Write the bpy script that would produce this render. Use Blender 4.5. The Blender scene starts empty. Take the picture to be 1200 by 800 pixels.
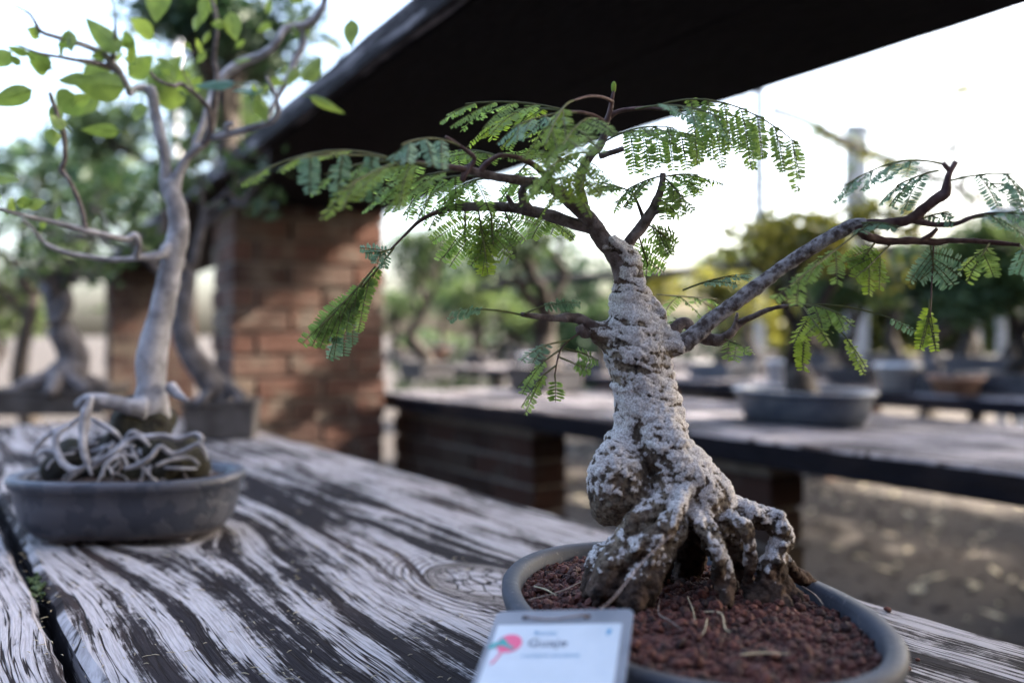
import bpy, math, random
import numpy as np
from mathutils import Vector, noise, Matrix, Quaternion
R = math.radians
S = bpy.context.scene
C = S.collection
PI = math.pi

# ------------------------------------------------------------ camera, world, sun, exposure
CZ = .985                      # eye height; the table top is at .75
F = 1050.                      # focal length in pixels of a 1200 px wide picture
cd = bpy.data.cameras.new('camera'); cam = bpy.data.objects.new('camera', cd); C.objects.link(cam)
cam.location = (0, 0, CZ); cam.rotation_euler = (R(90), 0, 0)
cd.sensor_width = 36; cd.lens = 31.5; cd.shift_y = -9/1200
cd.clip_start = .02; cd.clip_end = 1000
cd.dof.use_dof = True; cd.dof.focus_distance = .655; cd.dof.aperture_fstop = 3.0
cd.dof.aperture_blades = 0
S.camera = cam
w = bpy.data.worlds.new('World'); S.world = w; w.use_nodes = True
nt = w.node_tree; bg = nt.nodes['Background']
SUN = Vector((1.02, .225, .77)).normalized()
sky = nt.nodes.new('ShaderNodeTexSky'); sky.sky_type = 'NISHITA'; sky.sun_disc = False
sky.sun_elevation = math.asin(SUN.z); sky.sun_rotation = math.atan2(SUN.x, SUN.y)
sky.air_density = 1.0; sky.dust_density = 6.0; sky.ozone_density = 1.2
nt.links.new(sky.outputs[0], bg.inputs[0]); bg.inputs[1].default_value = .15
sd = bpy.data.lights.new('sun', 'SUN'); so = bpy.data.objects.new('sun', sd); C.objects.link(so)
sd.energy = 3.8; sd.angle = R(.5); sd.color = (1, .9, .76)
so.rotation_euler = SUN.to_track_quat('Z', 'Y').to_euler()
S.view_settings.view_transform = 'Standard'; S.view_settings.look = 'None'
S.view_settings.exposure = 3.0; S.view_settings.gamma = 1
S.render.engine = 'CYCLES'
S.cycles.use_denoising = True
S.cycles.max_bounces = 8; S.cycles.diffuse_bounces = 4; S.cycles.transparent_max_bounces = 4
S.cycles.sample_clamp_indirect = 6

# ------------------------------------------------------------ frames
TD = Vector((-.5563, .831, 0)); TN = Vector((.831, .5563, 0))      # along / across the rows of benches
TYAW = math.atan2(.831, -.5563)
def P(x, y, D): return Vector(((x-600)/F*D, D, CZ-(y-391)/F*D))    # photo pixel at a real distance D
def T(u, v, z): return TD*u + TN*v + Vector((0, 0, z))

# ------------------------------------------------------------ materials
def mat(name):
    m = bpy.data.materials.new(name); m.use_nodes = True
    return m, m.node_tree, m.node_tree.nodes['Principled BSDF']
class G:
    """tiny helper to write node graphs as expressions"""
    def __init__(s, nt): s.nt = nt
    def n(s, t, **k):
        x = s.nt.nodes.new(t)
        for a, b in k.items(): setattr(x, a, b)
        return x
    def put(s, sock, v):
        if isinstance(v, bpy.types.NodeSocket): s.nt.links.new(v, sock)
        elif v is not None: sock.default_value = v
    def m(s, op, a, b=None, c=None):
        x = s.n('ShaderNodeMath', operation=op); s.put(x.inputs[0], a)
        if b is not None: s.put(x.inputs[1], b)
        if c is not None: s.put(x.inputs[2], c)
        return x.outputs[0]
    def sm(s, v, a, b, lo=0., hi=1.):
        x = s.n('ShaderNodeMapRange', interpolation_type='SMOOTHSTEP')
        s.put(x.inputs[0], v); x.inputs[1].default_value = a; x.inputs[2].default_value = b
        x.inputs[3].default_value = lo; x.inputs[4].default_value = hi
        return x.outputs[0]
    def xyz(s, a, b, c=0.):
        x = s.n('ShaderNodeCombineXYZ'); s.put(x.inputs[0], a); s.put(x.inputs[1], b); s.put(x.inputs[2], c)
        return x.outputs[0]
    def sep(s, v):
        x = s.n('ShaderNodeSeparateXYZ'); s.put(x.inputs[0], v); return x.outputs
    def noise(s, v, sc=1., det=3., rough=.55):
        x = s.n('ShaderNodeTexNoise'); s.put(x.inputs['Vector'], v); x.inputs['Scale'].default_value = sc
        x.inputs['Detail'].default_value = det; x.inputs['Roughness'].default_value = rough
        return x.outputs[0]
    def vor(s, v, sc=1., feat='F1'):
        x = s.n('ShaderNodeTexVoronoi', feature=feat); s.put(x.inputs['Vector'], v); x.inputs['Scale'].default_value = sc
        return x.outputs[0]
    def mix(s, f, a, b):
        x = s.n('ShaderNodeMix', data_type='RGBA'); s.put(x.inputs[0], f)
        s.put(x.inputs[6], a if not isinstance(a, tuple) else (*a[:3], 1)); s.put(x.inputs[7], b if not isinstance(b, tuple) else (*b[:3], 1))
        return x.outputs[2]
    def coord(s, k='Object'): return s.n('ShaderNodeTexCoord').outputs[k]
    def bump(s, h, dist, st=1.):
        x = s.n('ShaderNodeBump'); s.put(x.inputs['Height'], h); x.inputs['Distance'].default_value = dist
        x.inputs['Strength'].default_value = st; return x.outputs[0]
    def rnd_obj(s): return s.n('ShaderNodeObjectInfo').outputs['Random']
    def island(s): return s.n('ShaderNodeNewGeometry').outputs['Random Per Island']
    def attr(s, name): return s.n('ShaderNodeAttribute', attribute_name=name).outputs['Fac']

def wood_mat(name, knots=(), white=(.40, .39, .405), dark=(.014, .012, .014), brown=(.046, .031, .026), bias=0., seed=0., flow=1., ztop=.75, spec=.04):
    m, t, b = mat(name); g = G(t)
    x, y, z = g.sep(g.coord())
    x = g.m('ADD', x, seed)
    y = g.m('ADD', y, g.m('MULTIPLY', g.m('SUBTRACT', z, ztop), .9))
    wv = g.xyz(g.m('MULTIPLY', x, 1.6), g.m('MULTIPLY', y, 3.), seed)
    psi = g.m('ADD', y, g.m('MULTIPLY', g.m('SUBTRACT', g.noise(wv, 1., 2.), .5), .055*flow))
    ring = None
    for kx, ky, rad, sx in knots:
        dx = g.m('MULTIPLY', g.m('SUBTRACT', x, kx+seed), 1/sx)
        dy = g.m('SUBTRACT', y, ky)
        r2 = g.m('ADD', g.m('ADD', g.m('MULTIPLY', dx, dx), g.m('MULTIPLY', dy, dy)), .0002)
        psi = g.m('SUBTRACT', psi, g.m('MULTIPLY', dy, g.m('MINIMUM', g.m('DIVIDE', rad*rad, r2), 1.)))
        rr = g.m('SQRT', r2)
        if ring is None: rr0 = rr
        k = g.sm(rr, rad*.75, rad*1.25, 1., 0.)
        psi2 = g.m('MULTIPLY', rr, 1.3)
        mx = g.n('ShaderNodeMix', data_type='FLOAT'); g.put(mx.inputs[0], k); g.put(mx.inputs[2], psi); g.put(mx.inputs[3], psi2)
        psi = mx.outputs[0]
        ring = k if ring is None else g.m('MAXIMUM', ring, k)
    m1 = g.noise(g.xyz(g.m('MULTIPLY', x, 2.2), g.m('MULTIPLY', psi, 42.), seed), 1., 5., .55)
    m2 = g.noise(g.xyz(g.m('MULTIPLY', x, 26.), g.m('MULTIPLY', psi, 560.), seed+3), 1., 4., .68)
    m3 = g.noise(g.xyz(g.m('MULTIPLY', x, 3.5), g.m('MULTIPLY', y, 5.5), seed+7), 1., 3., .5)
    m4 = g.noise(g.xyz(g.m('MULTIPLY', x, 3.5), g.m('MULTIPLY', psi, 110.), seed+11), 1., 3., .5)
    m5 = g.noise(g.xyz(g.m('MULTIPLY', x, 60.), g.m('MULTIPLY', y, 110.), seed+5), 1., 4., .7)
    f = g.m('ADD', g.m('MULTIPLY', m1, .80), g.m('MULTIPLY', m2, .17))
    f = g.m('ADD', f, g.m('MULTIPLY', g.m('SUBTRACT', m5, .5), .16))
    f = g.m('ADD', f, g.m('MULTIPLY', g.m('SUBTRACT', m3, .5), .42))
    f = g.m('ADD', f, bias)
    if ring is not None: f = g.m('ADD', f, g.m('MULTIPLY', ring, .07))
    mask = g.sm(f, .415, .48)
    fibre = g.sm(m2, .36, .6)
    if ring is not None:
        rl = g.m('MULTIPLY', g.m('SUBTRACT', g.sm(rr0, .03, .055, 0., 1.), g.sm(rr0, .055, .10, 0., 1.)), g.m('SINE', g.m('MULTIPLY', g.m('ADD', rr0, g.m('MULTIPLY', m3, .02)), 900.)))
        mask = g.m('MULTIPLY', mask, g.sm(rl, -.2, .9, 1., .25))
    crack = g.sm(g.m('ABSOLUTE', g.m('SUBTRACT', m4, .5)), .006, .022, 0., 1.)
    # fine cross checks inside the knots
    if ring is not None:
        cv = g.vor(g.xyz(g.m('MULTIPLY', x, 50.), g.m('MULTIPLY', y, 90.), 0.), 1., 'DISTANCE_TO_EDGE')
        ck = g.sm(cv, .02, .09)
        ck = g.m('MAXIMUM', ck, g.m('SUBTRACT', 1., ring)); crack = g.m('MULTIPLY', crack, ck)
    wc = g.mix(fibre, tuple(c*.50 for c in white), white)
    wc = g.mix(g.sm(m3, .3, .7), wc, g.mix(.5, wc, (.40, .36, .36)))
    dc = g.mix(g.sm(m3, .45, .7), dark, brown)
    dc = g.mix(g.m('MULTIPLY', fibre, .35), dc, (.042, .038, .043))
    col = g.mix(mask, dc, wc)
    col = g.mix(crack, (.018, .014, .014), col)
    g.put(b.inputs['Base Color'], col); b.inputs['Roughness'].default_value = .75
    b.inputs['Specular IOR Level'].default_value = spec
    h = g.m('ADD', g.m('ADD', g.m('MULTIPLY', mask, .45), g.m('MULTIPLY', m2, .55)), g.m('MULTIPLY', crack, .9))
    g.put(b.inputs['Normal'], g.bump(h, .0022, .9))
    return m

M = {}
M['table'] = wood_mat('weathered white-stained wood', knots=[(.722, -.450, .040, 1.7), (1.10, -.245, .045, 1.3)], bias=-.022)
M['bench'] = wood_mat('weathered bench wood', seed=5.3, bias=-.03, white=(.15, .147, .165))
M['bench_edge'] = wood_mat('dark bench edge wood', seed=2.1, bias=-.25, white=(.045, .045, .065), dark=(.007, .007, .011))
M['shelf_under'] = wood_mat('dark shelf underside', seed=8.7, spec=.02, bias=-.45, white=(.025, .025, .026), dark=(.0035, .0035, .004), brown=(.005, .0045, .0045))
M['shelf_edge'] = wood_mat('grey shelf edge', seed=4.1, bias=-.06, white=(.17, .16, .175), dark=(.02, .019, .021), brown=(.022, .019, .019))

def simple(name, col, col2=None, sc=20., rough=.7, bump=0., bsc=None, det=4., spec=.4, lo=.35, hi=.65):
    m, t, b = mat(name); g = G(t)
    c = g.coord(); nz = g.noise(c, sc, det)
    if col2 is not None: g.put(b.inputs['Base Color'], g.mix(g.sm(nz, lo, hi), col, col2))
    else: b.inputs['Base Color'].default_value = (*col, 1)
    b.inputs['Roughness'].default_value = rough; b.inputs['Specular IOR Level'].default_value = spec
    if bump: g.put(b.inputs['Normal'], g.bump(g.noise(c, bsc or sc*3, 5.), bump))
    return m
M['glaze'] = simple('dusty blue grey glaze', (.045, .055, .08), (.09, .10, .12), 26., .42, .0006, 90., spec=.45)
def glaze_main():
    m, t, b = mat('smooth slate grey glaze'); g = G(t); c = g.coord()
    a = g.noise(c, 22., 5.); sp = g.noise(c, 260., 3.)
    col = g.mix(g.sm(a, .35, .65), (.026, .031, .043), (.050, .056, .072))
    col = g.mix(g.sm(sp, .60, .72), col, (.085, .085, .095))
    g.put(b.inputs['Base Color'], col); g.put(b.inputs['Roughness'], g.sm(a, .3, .7, .55, .75)); b.inputs['Specular IOR Level'].default_value = .25
    g.put(b.inputs['Normal'], g.bump(g.noise(c, 140., 4.), .0004))
    return m
M['glaze_main'] = glaze_main()
def glaze_left():
    m, t, b = mat('flaking grey blue glaze'); g = G(t); c = g.coord()
    a = g.noise(c, 42., 3., .5); a2 = g.noise(c, 70., 4.)
    f = g.m('ADD', a, g.m('MULTIPLY', g.m('SUBTRACT', a2, .5), .15))
    col = g.mix(g.sm(f, .47, .52), (.034, .040, .058), (.062, .065, .083))
    z = g.sep(c)[2]
    col = g.mix(g.sm(g.m('ADD', z, g.m('MULTIPLY', a, .012)), .016, .022), (.075, .068, .075), col)
    g.put(b.inputs['Base Color'], col); b.inputs['Roughness'].default_value = .5
    g.put(b.inputs['Normal'], g.bump(g.m('ADD', g.sm(f, .47, .52), g.noise(c, 150., 3.)), .0006))
    return m
M['glaze_left'] = glaze_left()
M['dark_pot'] = simple('dark unglazed clay', (.035, .035, .042), (.07, .065, .07), 30., .6, .0008)
M['box_wood'] = simple('grey box wood', (.045, .038, .034), (.085, .075, .07), 18., .8, .001)
M['pale_pot'] = simple('pale plastic', (.52, .53, .56), (.62, .62, .64), 12., .45)
M['terracotta'] = simple('sunworn terracotta', (.32, .17, .11), (.42, .26, .18), 25., .8, .001)
M['dark_wood'] = simple('dark timber', (.010, .009, .009), (.022, .019, .018), 14., .8, .001)
M['metal'] = simple('galvanised steel', (.30, .31, .33), (.40, .41, .43), 30., .5)
M['ground'] = None
def bark(name, a, b_, sc=60., rough=.85, bump=.0012, ring=0.):
    m, t, b = mat(name); g = G(t); c = g.coord()
    n1 = g.noise(c, sc, 5., .6); n2 = g.noise(c, sc*4, 4., .6)
    col = g.mix(g.sm(n1, .35, .65), a, b_)
    col = g.mix(g.sm(n2, .62, .75), col, tuple(x*.45 for x in a))
    g.put(b.inputs['Base Color'], col); b.inputs['Roughness'].default_value = rough
    b.inputs['Specular IOR Level'].default_value = .2
    g.put(b.inputs['Normal'], g.bump(g.m('ADD', n1, g.m('MULTIPLY', n2, .6)), bump))
    return m
M['branch'] = bark('grey brown branch bark', (.065, .046, .042), (.17, .14, .135), 130., bump=.0016)
M['pale_branch'] = bark('pale lichened branch bark', (.065, .05, .047), (.36, .345, .355), 210., bump=.0022)
M['shoot'] = bark('maroon shoot bark', (.045, .022, .022), (.10, .06, .055), 120., .6, .0006)
M['rachis'] = bark('olive green leaf stalk', (.06, .07, .025), (.10, .10, .035), 120., .6, .0003)
M['fig_bark'] = bark('smooth grey fig bark', (.15, .145, .155), (.33, .325, .345), 45., .8, .001)
M['fig_twig'] = bark('brown grey twig bark', (.085, .07, .07), (.19, .17, .17), 140., .8, .0008)
M['far_bark'] = bark('brown bark', (.018, .014, .012), (.045, .037, .031), 25., .9, .003)
M['far_pale_bark'] = bark('pale bark', (.06, .053, .053), (.14, .13, .135), 30., .9, .003)
M['moss'] = simple('dark mossy earth', (.010, .008, .006), (.026, .024, .013), 60., .95, .004, 150.)
M['soil_dark'] = simple('dark soil', (.03, .02, .016), (.07, .045, .035), 80., .95, .003, 200.)

def trunk_mat():
    m, t, b = mat('white crusted bark'); g = G(t); c = g.coord()
    cov = g.attr('coat_and_light'); hh = g.attr('relief'); dirt = g.attr('dirt')
    n1 = g.noise(c, 320., 5., .65); n2 = g.noise(c, 90., 4., .6); n3 = g.noise(c, 900., 3., .6)
    v = g.vor(c, 420.)
    f = g.m('ADD', cov, g.m('MULTIPLY', hh, .8))
    f = g.m('ADD', f, g.m('MULTIPLY', g.m('SUBTRACT', n1, .5), .75))
    f = g.m('ADD', f, g.m('MULTIPLY', g.m('SUBTRACT', n2, .5), .7))
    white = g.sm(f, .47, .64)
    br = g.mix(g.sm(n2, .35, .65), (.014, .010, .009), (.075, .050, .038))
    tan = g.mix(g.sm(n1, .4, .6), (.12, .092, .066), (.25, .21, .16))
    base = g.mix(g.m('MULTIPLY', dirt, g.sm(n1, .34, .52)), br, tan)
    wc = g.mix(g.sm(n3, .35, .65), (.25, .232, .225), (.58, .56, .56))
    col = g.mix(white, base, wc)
    g.put(b.inputs['Base Color'], col); b.inputs['Roughness'].default_value = .92
    b.inputs['Specular IOR Level'].default_value = .15
    h = g.m('ADD', g.m('ADD', g.m('MULTIPLY', n1, .7), g.m('MULTIPLY', n3, .25)), g.m('ADD', g.m('MULTIPLY', white, .35), g.m('MULTIPLY', v, -.5)))
    g.put(b.inputs['Normal'], g.bump(h, .0010, .9))
    return m
M['trunk'] = trunk_mat()

def leaf_mat(name, c1, c2, trans=.58, rough=.55):
    m = bpy.data.materials.new(name); m.use_nodes = True; t = m.node_tree; g = G(t)
    b = t.nodes['Principled BSDF']; b.inputs['Specular IOR Level'].default_value = .25; out = t.nodes['Material Output']
    col = g.mix(g.island(), c1, c2)
    col = g.mix(g.sm(g.noise(g.coord(), 60., 2.), .35, .65), col, g.mix(.35, col, (.03, .06, .02)))
    g.put(b.inputs['Base Color'], col); b.inputs['Roughness'].default_value = rough
    tr = g.n('ShaderNodeBsdfTranslucent')
    hs = g.n('ShaderNodeHueSaturation'); g.put(hs.inputs['Color'], col); hs.inputs['Value'].default_value = 1.7; hs.inputs['Hue'].default_value = .485; hs.inputs['Saturation'].default_value = 1.15
    g.put(tr.inputs[0], hs.outputs[0])
    mx = g.n('ShaderNodeMixShader'); mx.inputs[0].default_value = trans
    t.links.new(b.outputs[0], mx.inputs[1]); t.links.new(tr.outputs[0], mx.inputs[2]); t.links.new(mx.outputs[0], out.inputs[0])
    return m
M['leaf_green'] = leaf_mat('fresh green leaflets', (.16, .25, .07), (.23, .34, .12))
M['leaf_yellow'] = leaf_mat('yellow green leaflets', (.17, .26, .045), (.24, .33, .08), .55)
M['leaf_teal'] = leaf_mat('blue green leaflets', (.13, .23, .14), (.20, .31, .20), .3)
M['leaf_fig'] = leaf_mat('bright ovate leaves', (.15, .23, .05), (.22, .30, .09), .5, .4)
M['leaf_fig_teal'] = leaf_mat('blue green ovate leaves', (.04, .11, .08), (.06, .14, .10), .2, .4)  # blue green variant of the ovate leaf colour
M['far_green'] = leaf_mat('mid green foliage', (.032, .055, .024), (.06, .09, .038), .35)
M['far_dark'] = leaf_mat('dark conifer foliage', (.012, .032, .018), (.028, .055, .026), .15)
M['far_yellow'] = leaf_mat('olive yellow foliage', (.09, .10, .025), (.17, .16, .04), .4)
M['far_lime'] = leaf_mat('light green foliage', (.055, .085, .03), (.095, .135, .05), .4)
M['far_rust'] = leaf_mat('rusty foliage', (.14, .06, .03), (.20, .12, .04), .3)

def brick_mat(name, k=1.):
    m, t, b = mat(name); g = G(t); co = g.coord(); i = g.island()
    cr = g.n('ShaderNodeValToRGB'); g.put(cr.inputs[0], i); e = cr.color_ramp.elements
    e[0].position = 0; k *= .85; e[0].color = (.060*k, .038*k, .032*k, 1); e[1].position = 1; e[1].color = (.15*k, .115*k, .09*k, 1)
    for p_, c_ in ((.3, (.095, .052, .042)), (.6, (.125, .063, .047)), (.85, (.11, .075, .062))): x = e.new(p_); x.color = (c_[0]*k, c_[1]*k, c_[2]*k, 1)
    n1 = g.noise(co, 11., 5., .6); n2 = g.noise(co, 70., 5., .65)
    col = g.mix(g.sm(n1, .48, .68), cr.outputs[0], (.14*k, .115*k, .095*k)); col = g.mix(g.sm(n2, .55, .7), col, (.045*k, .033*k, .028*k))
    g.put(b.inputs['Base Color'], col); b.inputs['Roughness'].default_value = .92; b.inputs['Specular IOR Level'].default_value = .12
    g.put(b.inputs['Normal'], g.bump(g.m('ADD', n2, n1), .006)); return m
M['brick'] = brick_mat('worn red brick'); M['brick_shaded'] = brick_mat('shade darkened brick', .5); M['brick_pale'] = brick_mat('dusty brick', 1.3)  # second copy is darkened to paint shade onto the supports
M['mortar'] = simple('sandy mortar', (.10, .088, .078), (.16, .14, .125), 40., .95, .003)
def gravel_mat():
    m, t, b = mat('red lava gravel'); g = G(t)
    i = g.island()
    cr = g.n('ShaderNodeValToRGB'); g.put(cr.inputs[0], i)
    e = cr.color_ramp.elements; e[0].position = 0; e[0].color = (.018, .008, .007, 1); e[1].position = 1; e[1].color = (.11, .06, .05, 1)
    for p_, c_ in ((.35, (.050, .013, .009, 1)), (.7, (.095, .022, .014, 1)), (.93, (.14, .045, .03, 1))):
        x = e.new(p_); x.color = c_
    g.put(b.inputs['Base Color'], g.mix(g.sm(g.noise(g.coord(), 900., 3.), .4, .7), cr.outputs[0], (.03, .012, .011)))
    b.inputs['Roughness'].default_value = .85
    g.put(b.inputs['Normal'], g.bump(g.noise(g.coord(), 700., 3.), .0006))
    return m
M['gravel'] = gravel_mat()
def ground_mat():
    m, t, b = mat('dusty earth'); g = G(t); c = g.coord()
    n1 = g.noise(c, 1.2, 6.); n2 = g.noise(c, 14., 6., .65)
    col = g.mix(g.sm(n1, .35, .65), (.014, .0095, .007), (.030, .021, .015))
    col = g.mix(g.sm(n2, .5, .65), col, (.010, .007, .006))
    g.put(b.inputs['Base Color'], col); b.inputs['Roughness'].default_value = .95
    g.put(b.inputs['Normal'], g.bump(n2, .02))
    return m
M['ground'] = ground_mat()

# ------------------------------------------------------------ mesh helpers
class MB:
    def __init__(s): s.v = []; s.f = []; s.mi = []
    def add(s, v, f, mi=0):
        o = len(s.v); s.v += [tuple(p) for p in v]; s.f += [tuple(i+o for i in q) for q in f]; s.mi += [mi]*len(f)
    def tube(s, pts, rad, seg=10, mi=0, step=None, rough=0., rs=60., cap=True, flat=None):
        pts = [Vector(p) for p in pts]
        n = len(pts); out = []; rr = []
        L = sum((pts[i+1]-pts[i]).length for i in range(n-1))
        step = step or L/(n*4)
        for i in range(n-1):
            p0 = pts[max(i-1, 0)]; p1 = pts[i]; p2 = pts[i+1]; p3 = pts[min(i+2, n-1)]
            k = max(1, int(round((p2-p1).length/step)))
            for j in range(k):
                t = j/k
                out.append(.5*((2*p1)+(p2-p0)*t+(2*p0-5*p1+4*p2-p3)*t*t+(3*p1-p0-3*p2+p3)*t*t*t))
                rr.append(rad[i]*(1-t)+rad[i+1]*t)
        out.append(pts[-1]); rr.append(rad[-1])
        up = Vector((0, 0, 1)); tg = (out[1]-out[0]).normalized()
        a = tg.orthogonal().normalized(); vs = []; m = len(out)
        for i, p in enumerate(out):
            tg = (out[min(i+1, m-1)]-out[max(i-1, 0)])
            tg = tg.normalized() if tg.length > 1e-9 else Vector((0, 0, 1))
            a = (a-tg*a.dot(tg)).normalized(); b = tg.cross(a)
            for k in range(seg):
                th = 2*PI*k/seg; q = a*math.cos(th)+b*math.sin(th)
                r = rr[i]
                if rough: r *= 1+rough*noise.noise((p+q*r)*rs)+rough*.5*noise.noise((p+q*r)*rs*2.7)
                vs.append(p+q*r)
        fs = [(i*seg+k, i*seg+(k+1) % seg, (i+1)*seg+(k+1) % seg, (i+1)*seg+k) for i in range(m-1) for k in range(seg)]
        if cap: fs += [tuple(range(seg-1, -1, -1)), tuple((m-1)*seg+k for k in range(seg))]
        s.add(vs, fs, mi)
    def blob(s, c, r, sub=2, nz=0., ns=40., mi=0, rot=None):
        v, f = ICO[sub]; c = Vector(c); r = Vector(r) if not isinstance(r, (int, float)) else Vector((r, r, r))
        out = []
        for p in v:
            q = Vector((p.x*r.x, p.y*r.y, p.z*r.z))
            if nz: q *= 1+nz*noise.noise((q+c)*ns)
            if rot: q = rot @ q
            out.append(c+q)
        s.add(out, f, mi)
    def box(s, lo, hi, mi=0):
        x0, y0, z0 = lo; x1, y1, z1 = hi
        s.add([(x0, y0, z0), (x1, y0, z0), (x1, y1, z0), (x0, y1, z0), (x0, y0, z1), (x1, y0, z1), (x1, y1, z1), (x0, y1, z1)],
              [(0, 3, 2, 1), (4, 5, 6, 7), (0, 1, 5, 4), (1, 2, 6, 5), (2, 3, 7, 6), (3, 0, 4, 7)], mi)
    def build(s, name, mats, parent=None, smooth=True, loc=None, bevel=0.):
        me = bpy.data.meshes.new(name); me.from_pydata(s.v, [], s.f)
        if not isinstance(mats, (list, tuple)): mats = [mats]
        for m in mats: me.materials.append(m)
        if len(mats) > 1: me.polygons.foreach_set('material_index', s.mi)
        if smooth: me.polygons.foreach_set('use_smooth', [True]*len(me.polygons))
        me.update()
        o = bpy.data.objects.new(name, me); C.objects.link(o)
        if parent: o.parent = parent
        if loc is not None: o.location = loc
        if bevel:
            b = o.modifiers.new('b', 'BEVEL'); b.width = bevel; b.segments = 2; b.limit_method = 'ANGLE'
        return o
def ico(sub):
    import bmesh
    bm = bmesh.new(); bmesh.ops.create_icosphere(bm, subdivisions=sub, radius=1)
    v = [x.co.copy() for x in bm.verts]; f = [tuple(y.index for y in x.verts) for x in bm.faces]; bm.free()
    return v, f
ICO = {i: ico(i) for i in (1, 2, 3, 4)}
def tag(o, label, cat, group=None, kind=None):
    if label: o['label'] = label
    if cat: o['category'] = cat
    if group: o['group'] = group
    if kind: o['kind'] = kind
    return o
def thing(name, label, cat, loc=(0, 0, 0), rz=0., group=None):
    o = bpy.data.objects.new(name, None); C.objects.link(o); o.location = loc; o.rotation_euler = (0, 0, rz)
    o.empty_display_size = .05
    return tag(o, label, cat, group)
def keep(o, root):
    """parent o (built in world coordinates) to root"""
    o.parent = root; o.matrix_parent_inverse = Matrix.LocRotScale(root.location, root.rotation_euler, (1, 1, 1)).inverted()
    return o
def boxuv(o):
    me = o.data; uv = me.uv_layers.new(name='UVMap')
    for p in me.polygons:
        n = p.normal
        for li in p.loop_indices:
            c = me.vertices[me.loops[li].vertex_index].co
            if abs(n.z) > .7: uv.data[li].uv = (c.x, c.y)
            elif abs(n.x) > abs(n.y): uv.data[li].uv = (c.y+.11, c.z)
            else: uv.data[li].uv = (c.x, c.z)

# ------------------------------------------------------------ ground and sky-lit surroundings
gm = MB(); N_ = 60
gm.add([(-220+440*i/N_, -120+440*j/N_, 0) for j in range(N_+1) for i in range(N_+1)],
       [(j*(N_+1)+i, j*(N_+1)+i+1, (j+1)*(N_+1)+i+1, (j+1)*(N_+1)+i) for j in range(N_) for i in range(N_)])
tag(gm.build('ground', M['ground'], smooth=False), None, None, kind='structure')

# ------------------------------------------------------------ benches
def plank(name, x0, x1, y0, y1, z0, z1, m, parent, wob=.004, seed=0., wfine=60., nx=None, em=None):
    """weathered board: long in x, uneven long edges, eased arrises"""
    nx = nx or max(8, int((x1-x0)/.03)); mb = MB(); vs = []
    r = .006
    for i in range(nx+1):
        x = x0+(x1-x0)*i/nx
        def wv(k, a=1.): return wob*a*(noise.noise(Vector((x*7., k*9.1+seed, 0)))+.6*noise.noise(Vector((x*wfine, k*5.3+seed, 2))))
        a = y0+wv(1); b = y1+wv(2); zt = z1+wv(3, .25)
        vs += [(x, a+r*.3, z0), (x, a, z0+r), (x, a+wv(5, .4), zt-r), (x, a+r, zt), (x, b-r, zt), (x, b+wv(6, .4), zt-r), (x, b, z0+r), (x, b-r*.3, z0)]
    k = 8
    fs = [(i*k+j, (i+1)*k+j, (i+1)*k+(j+1) % k, i*k+(j+1) % k) for i in range(nx) for j in range(k)]
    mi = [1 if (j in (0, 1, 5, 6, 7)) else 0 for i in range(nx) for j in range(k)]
    fs += [tuple(range(k)), tuple(nx*k+j for j in range(k-1, -1, -1))]
    mb.add(vs, fs); mb.mi = mi+[1, 1]
    return mb.build(name, [m, em or m], parent, smooth=False)
def masonry(parent, x0, x1, y0, y1, z0, z1, m, seed=1, name='brickwork'):
    """real courses of uneven bricks round a mortar core"""
    rg = random.Random(seed); mb = MB(); ch = .083; k = 0; z = z0
    while z < z1-.03:
        zt = min(z+ch-.011, z1)
        def cuts(a, b, L, off):
            c = [a]; q = a+off
            while q < b-.03:
                if q > a+.03: c.append(q)
                q += L
            return c+[b]
        xs = cuts(x0, x1, .245, 0 if k % 2 else .1225); ys = cuts(y0, y1, .125 if (x1-x0) > (y1-y0) else .245, 0 if k % 2 else (.0 if (x1-x0) > (y1-y0) else .1225))
        for a, b in zip(xs, xs[1:]):
            for c, e in zip(ys, ys[1:]):
                j = [rg.uniform(-.005, .005) for _ in range(12)]
                g_ = .0055
                A_, B_, C_, E_ = a+(g_ if a > x0 else j[0]), b-(g_ if b < x1 else j[1]), c+(g_ if c > y0 else j[2]), e-(g_ if e < y1 else j[3])
                t = .25*j[4]; mb.add([(A_+j[5]*.5, C_, z+t), (B_, C_+j[6]*.5, z-t), (B_+j[7]*.5, E_, z-t), (A_, E_+j[8]*.5, z+t), (A_, C_+j[9]*.5, zt+t), (B_+j[10]*.5, C_, zt-t), (B_, E_, zt-t), (A_, E_+j[11]*.5, zt+t)],
                    [(0, 3, 2, 1), (4, 5, 6, 7), (0, 1, 5, 4), (1, 2, 6, 5), (2, 3, 7, 6), (3, 0, 4, 7)])
        z += ch; k += 1
    o = mb.build(name, M[m], parent, smooth=False); b = o.modifiers.new('b', 'BEVEL'); b.width = .005; b.segments = 2
    q = MB(); q.box((x0+.010, y0+.010, z0), (x1-.010, y1-.010, z1-.004)); q.build('mortar', M['mortar'], parent, smooth=False)
    return o
def pier(parent, x, y, lx, ly, h, m='brick', name='brick_pier'):
    return masonry(parent, x-lx/2, x+lx/2, y-ly/2, y+ly/2, 0, h, m, int(x*100)+900, name)
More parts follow.
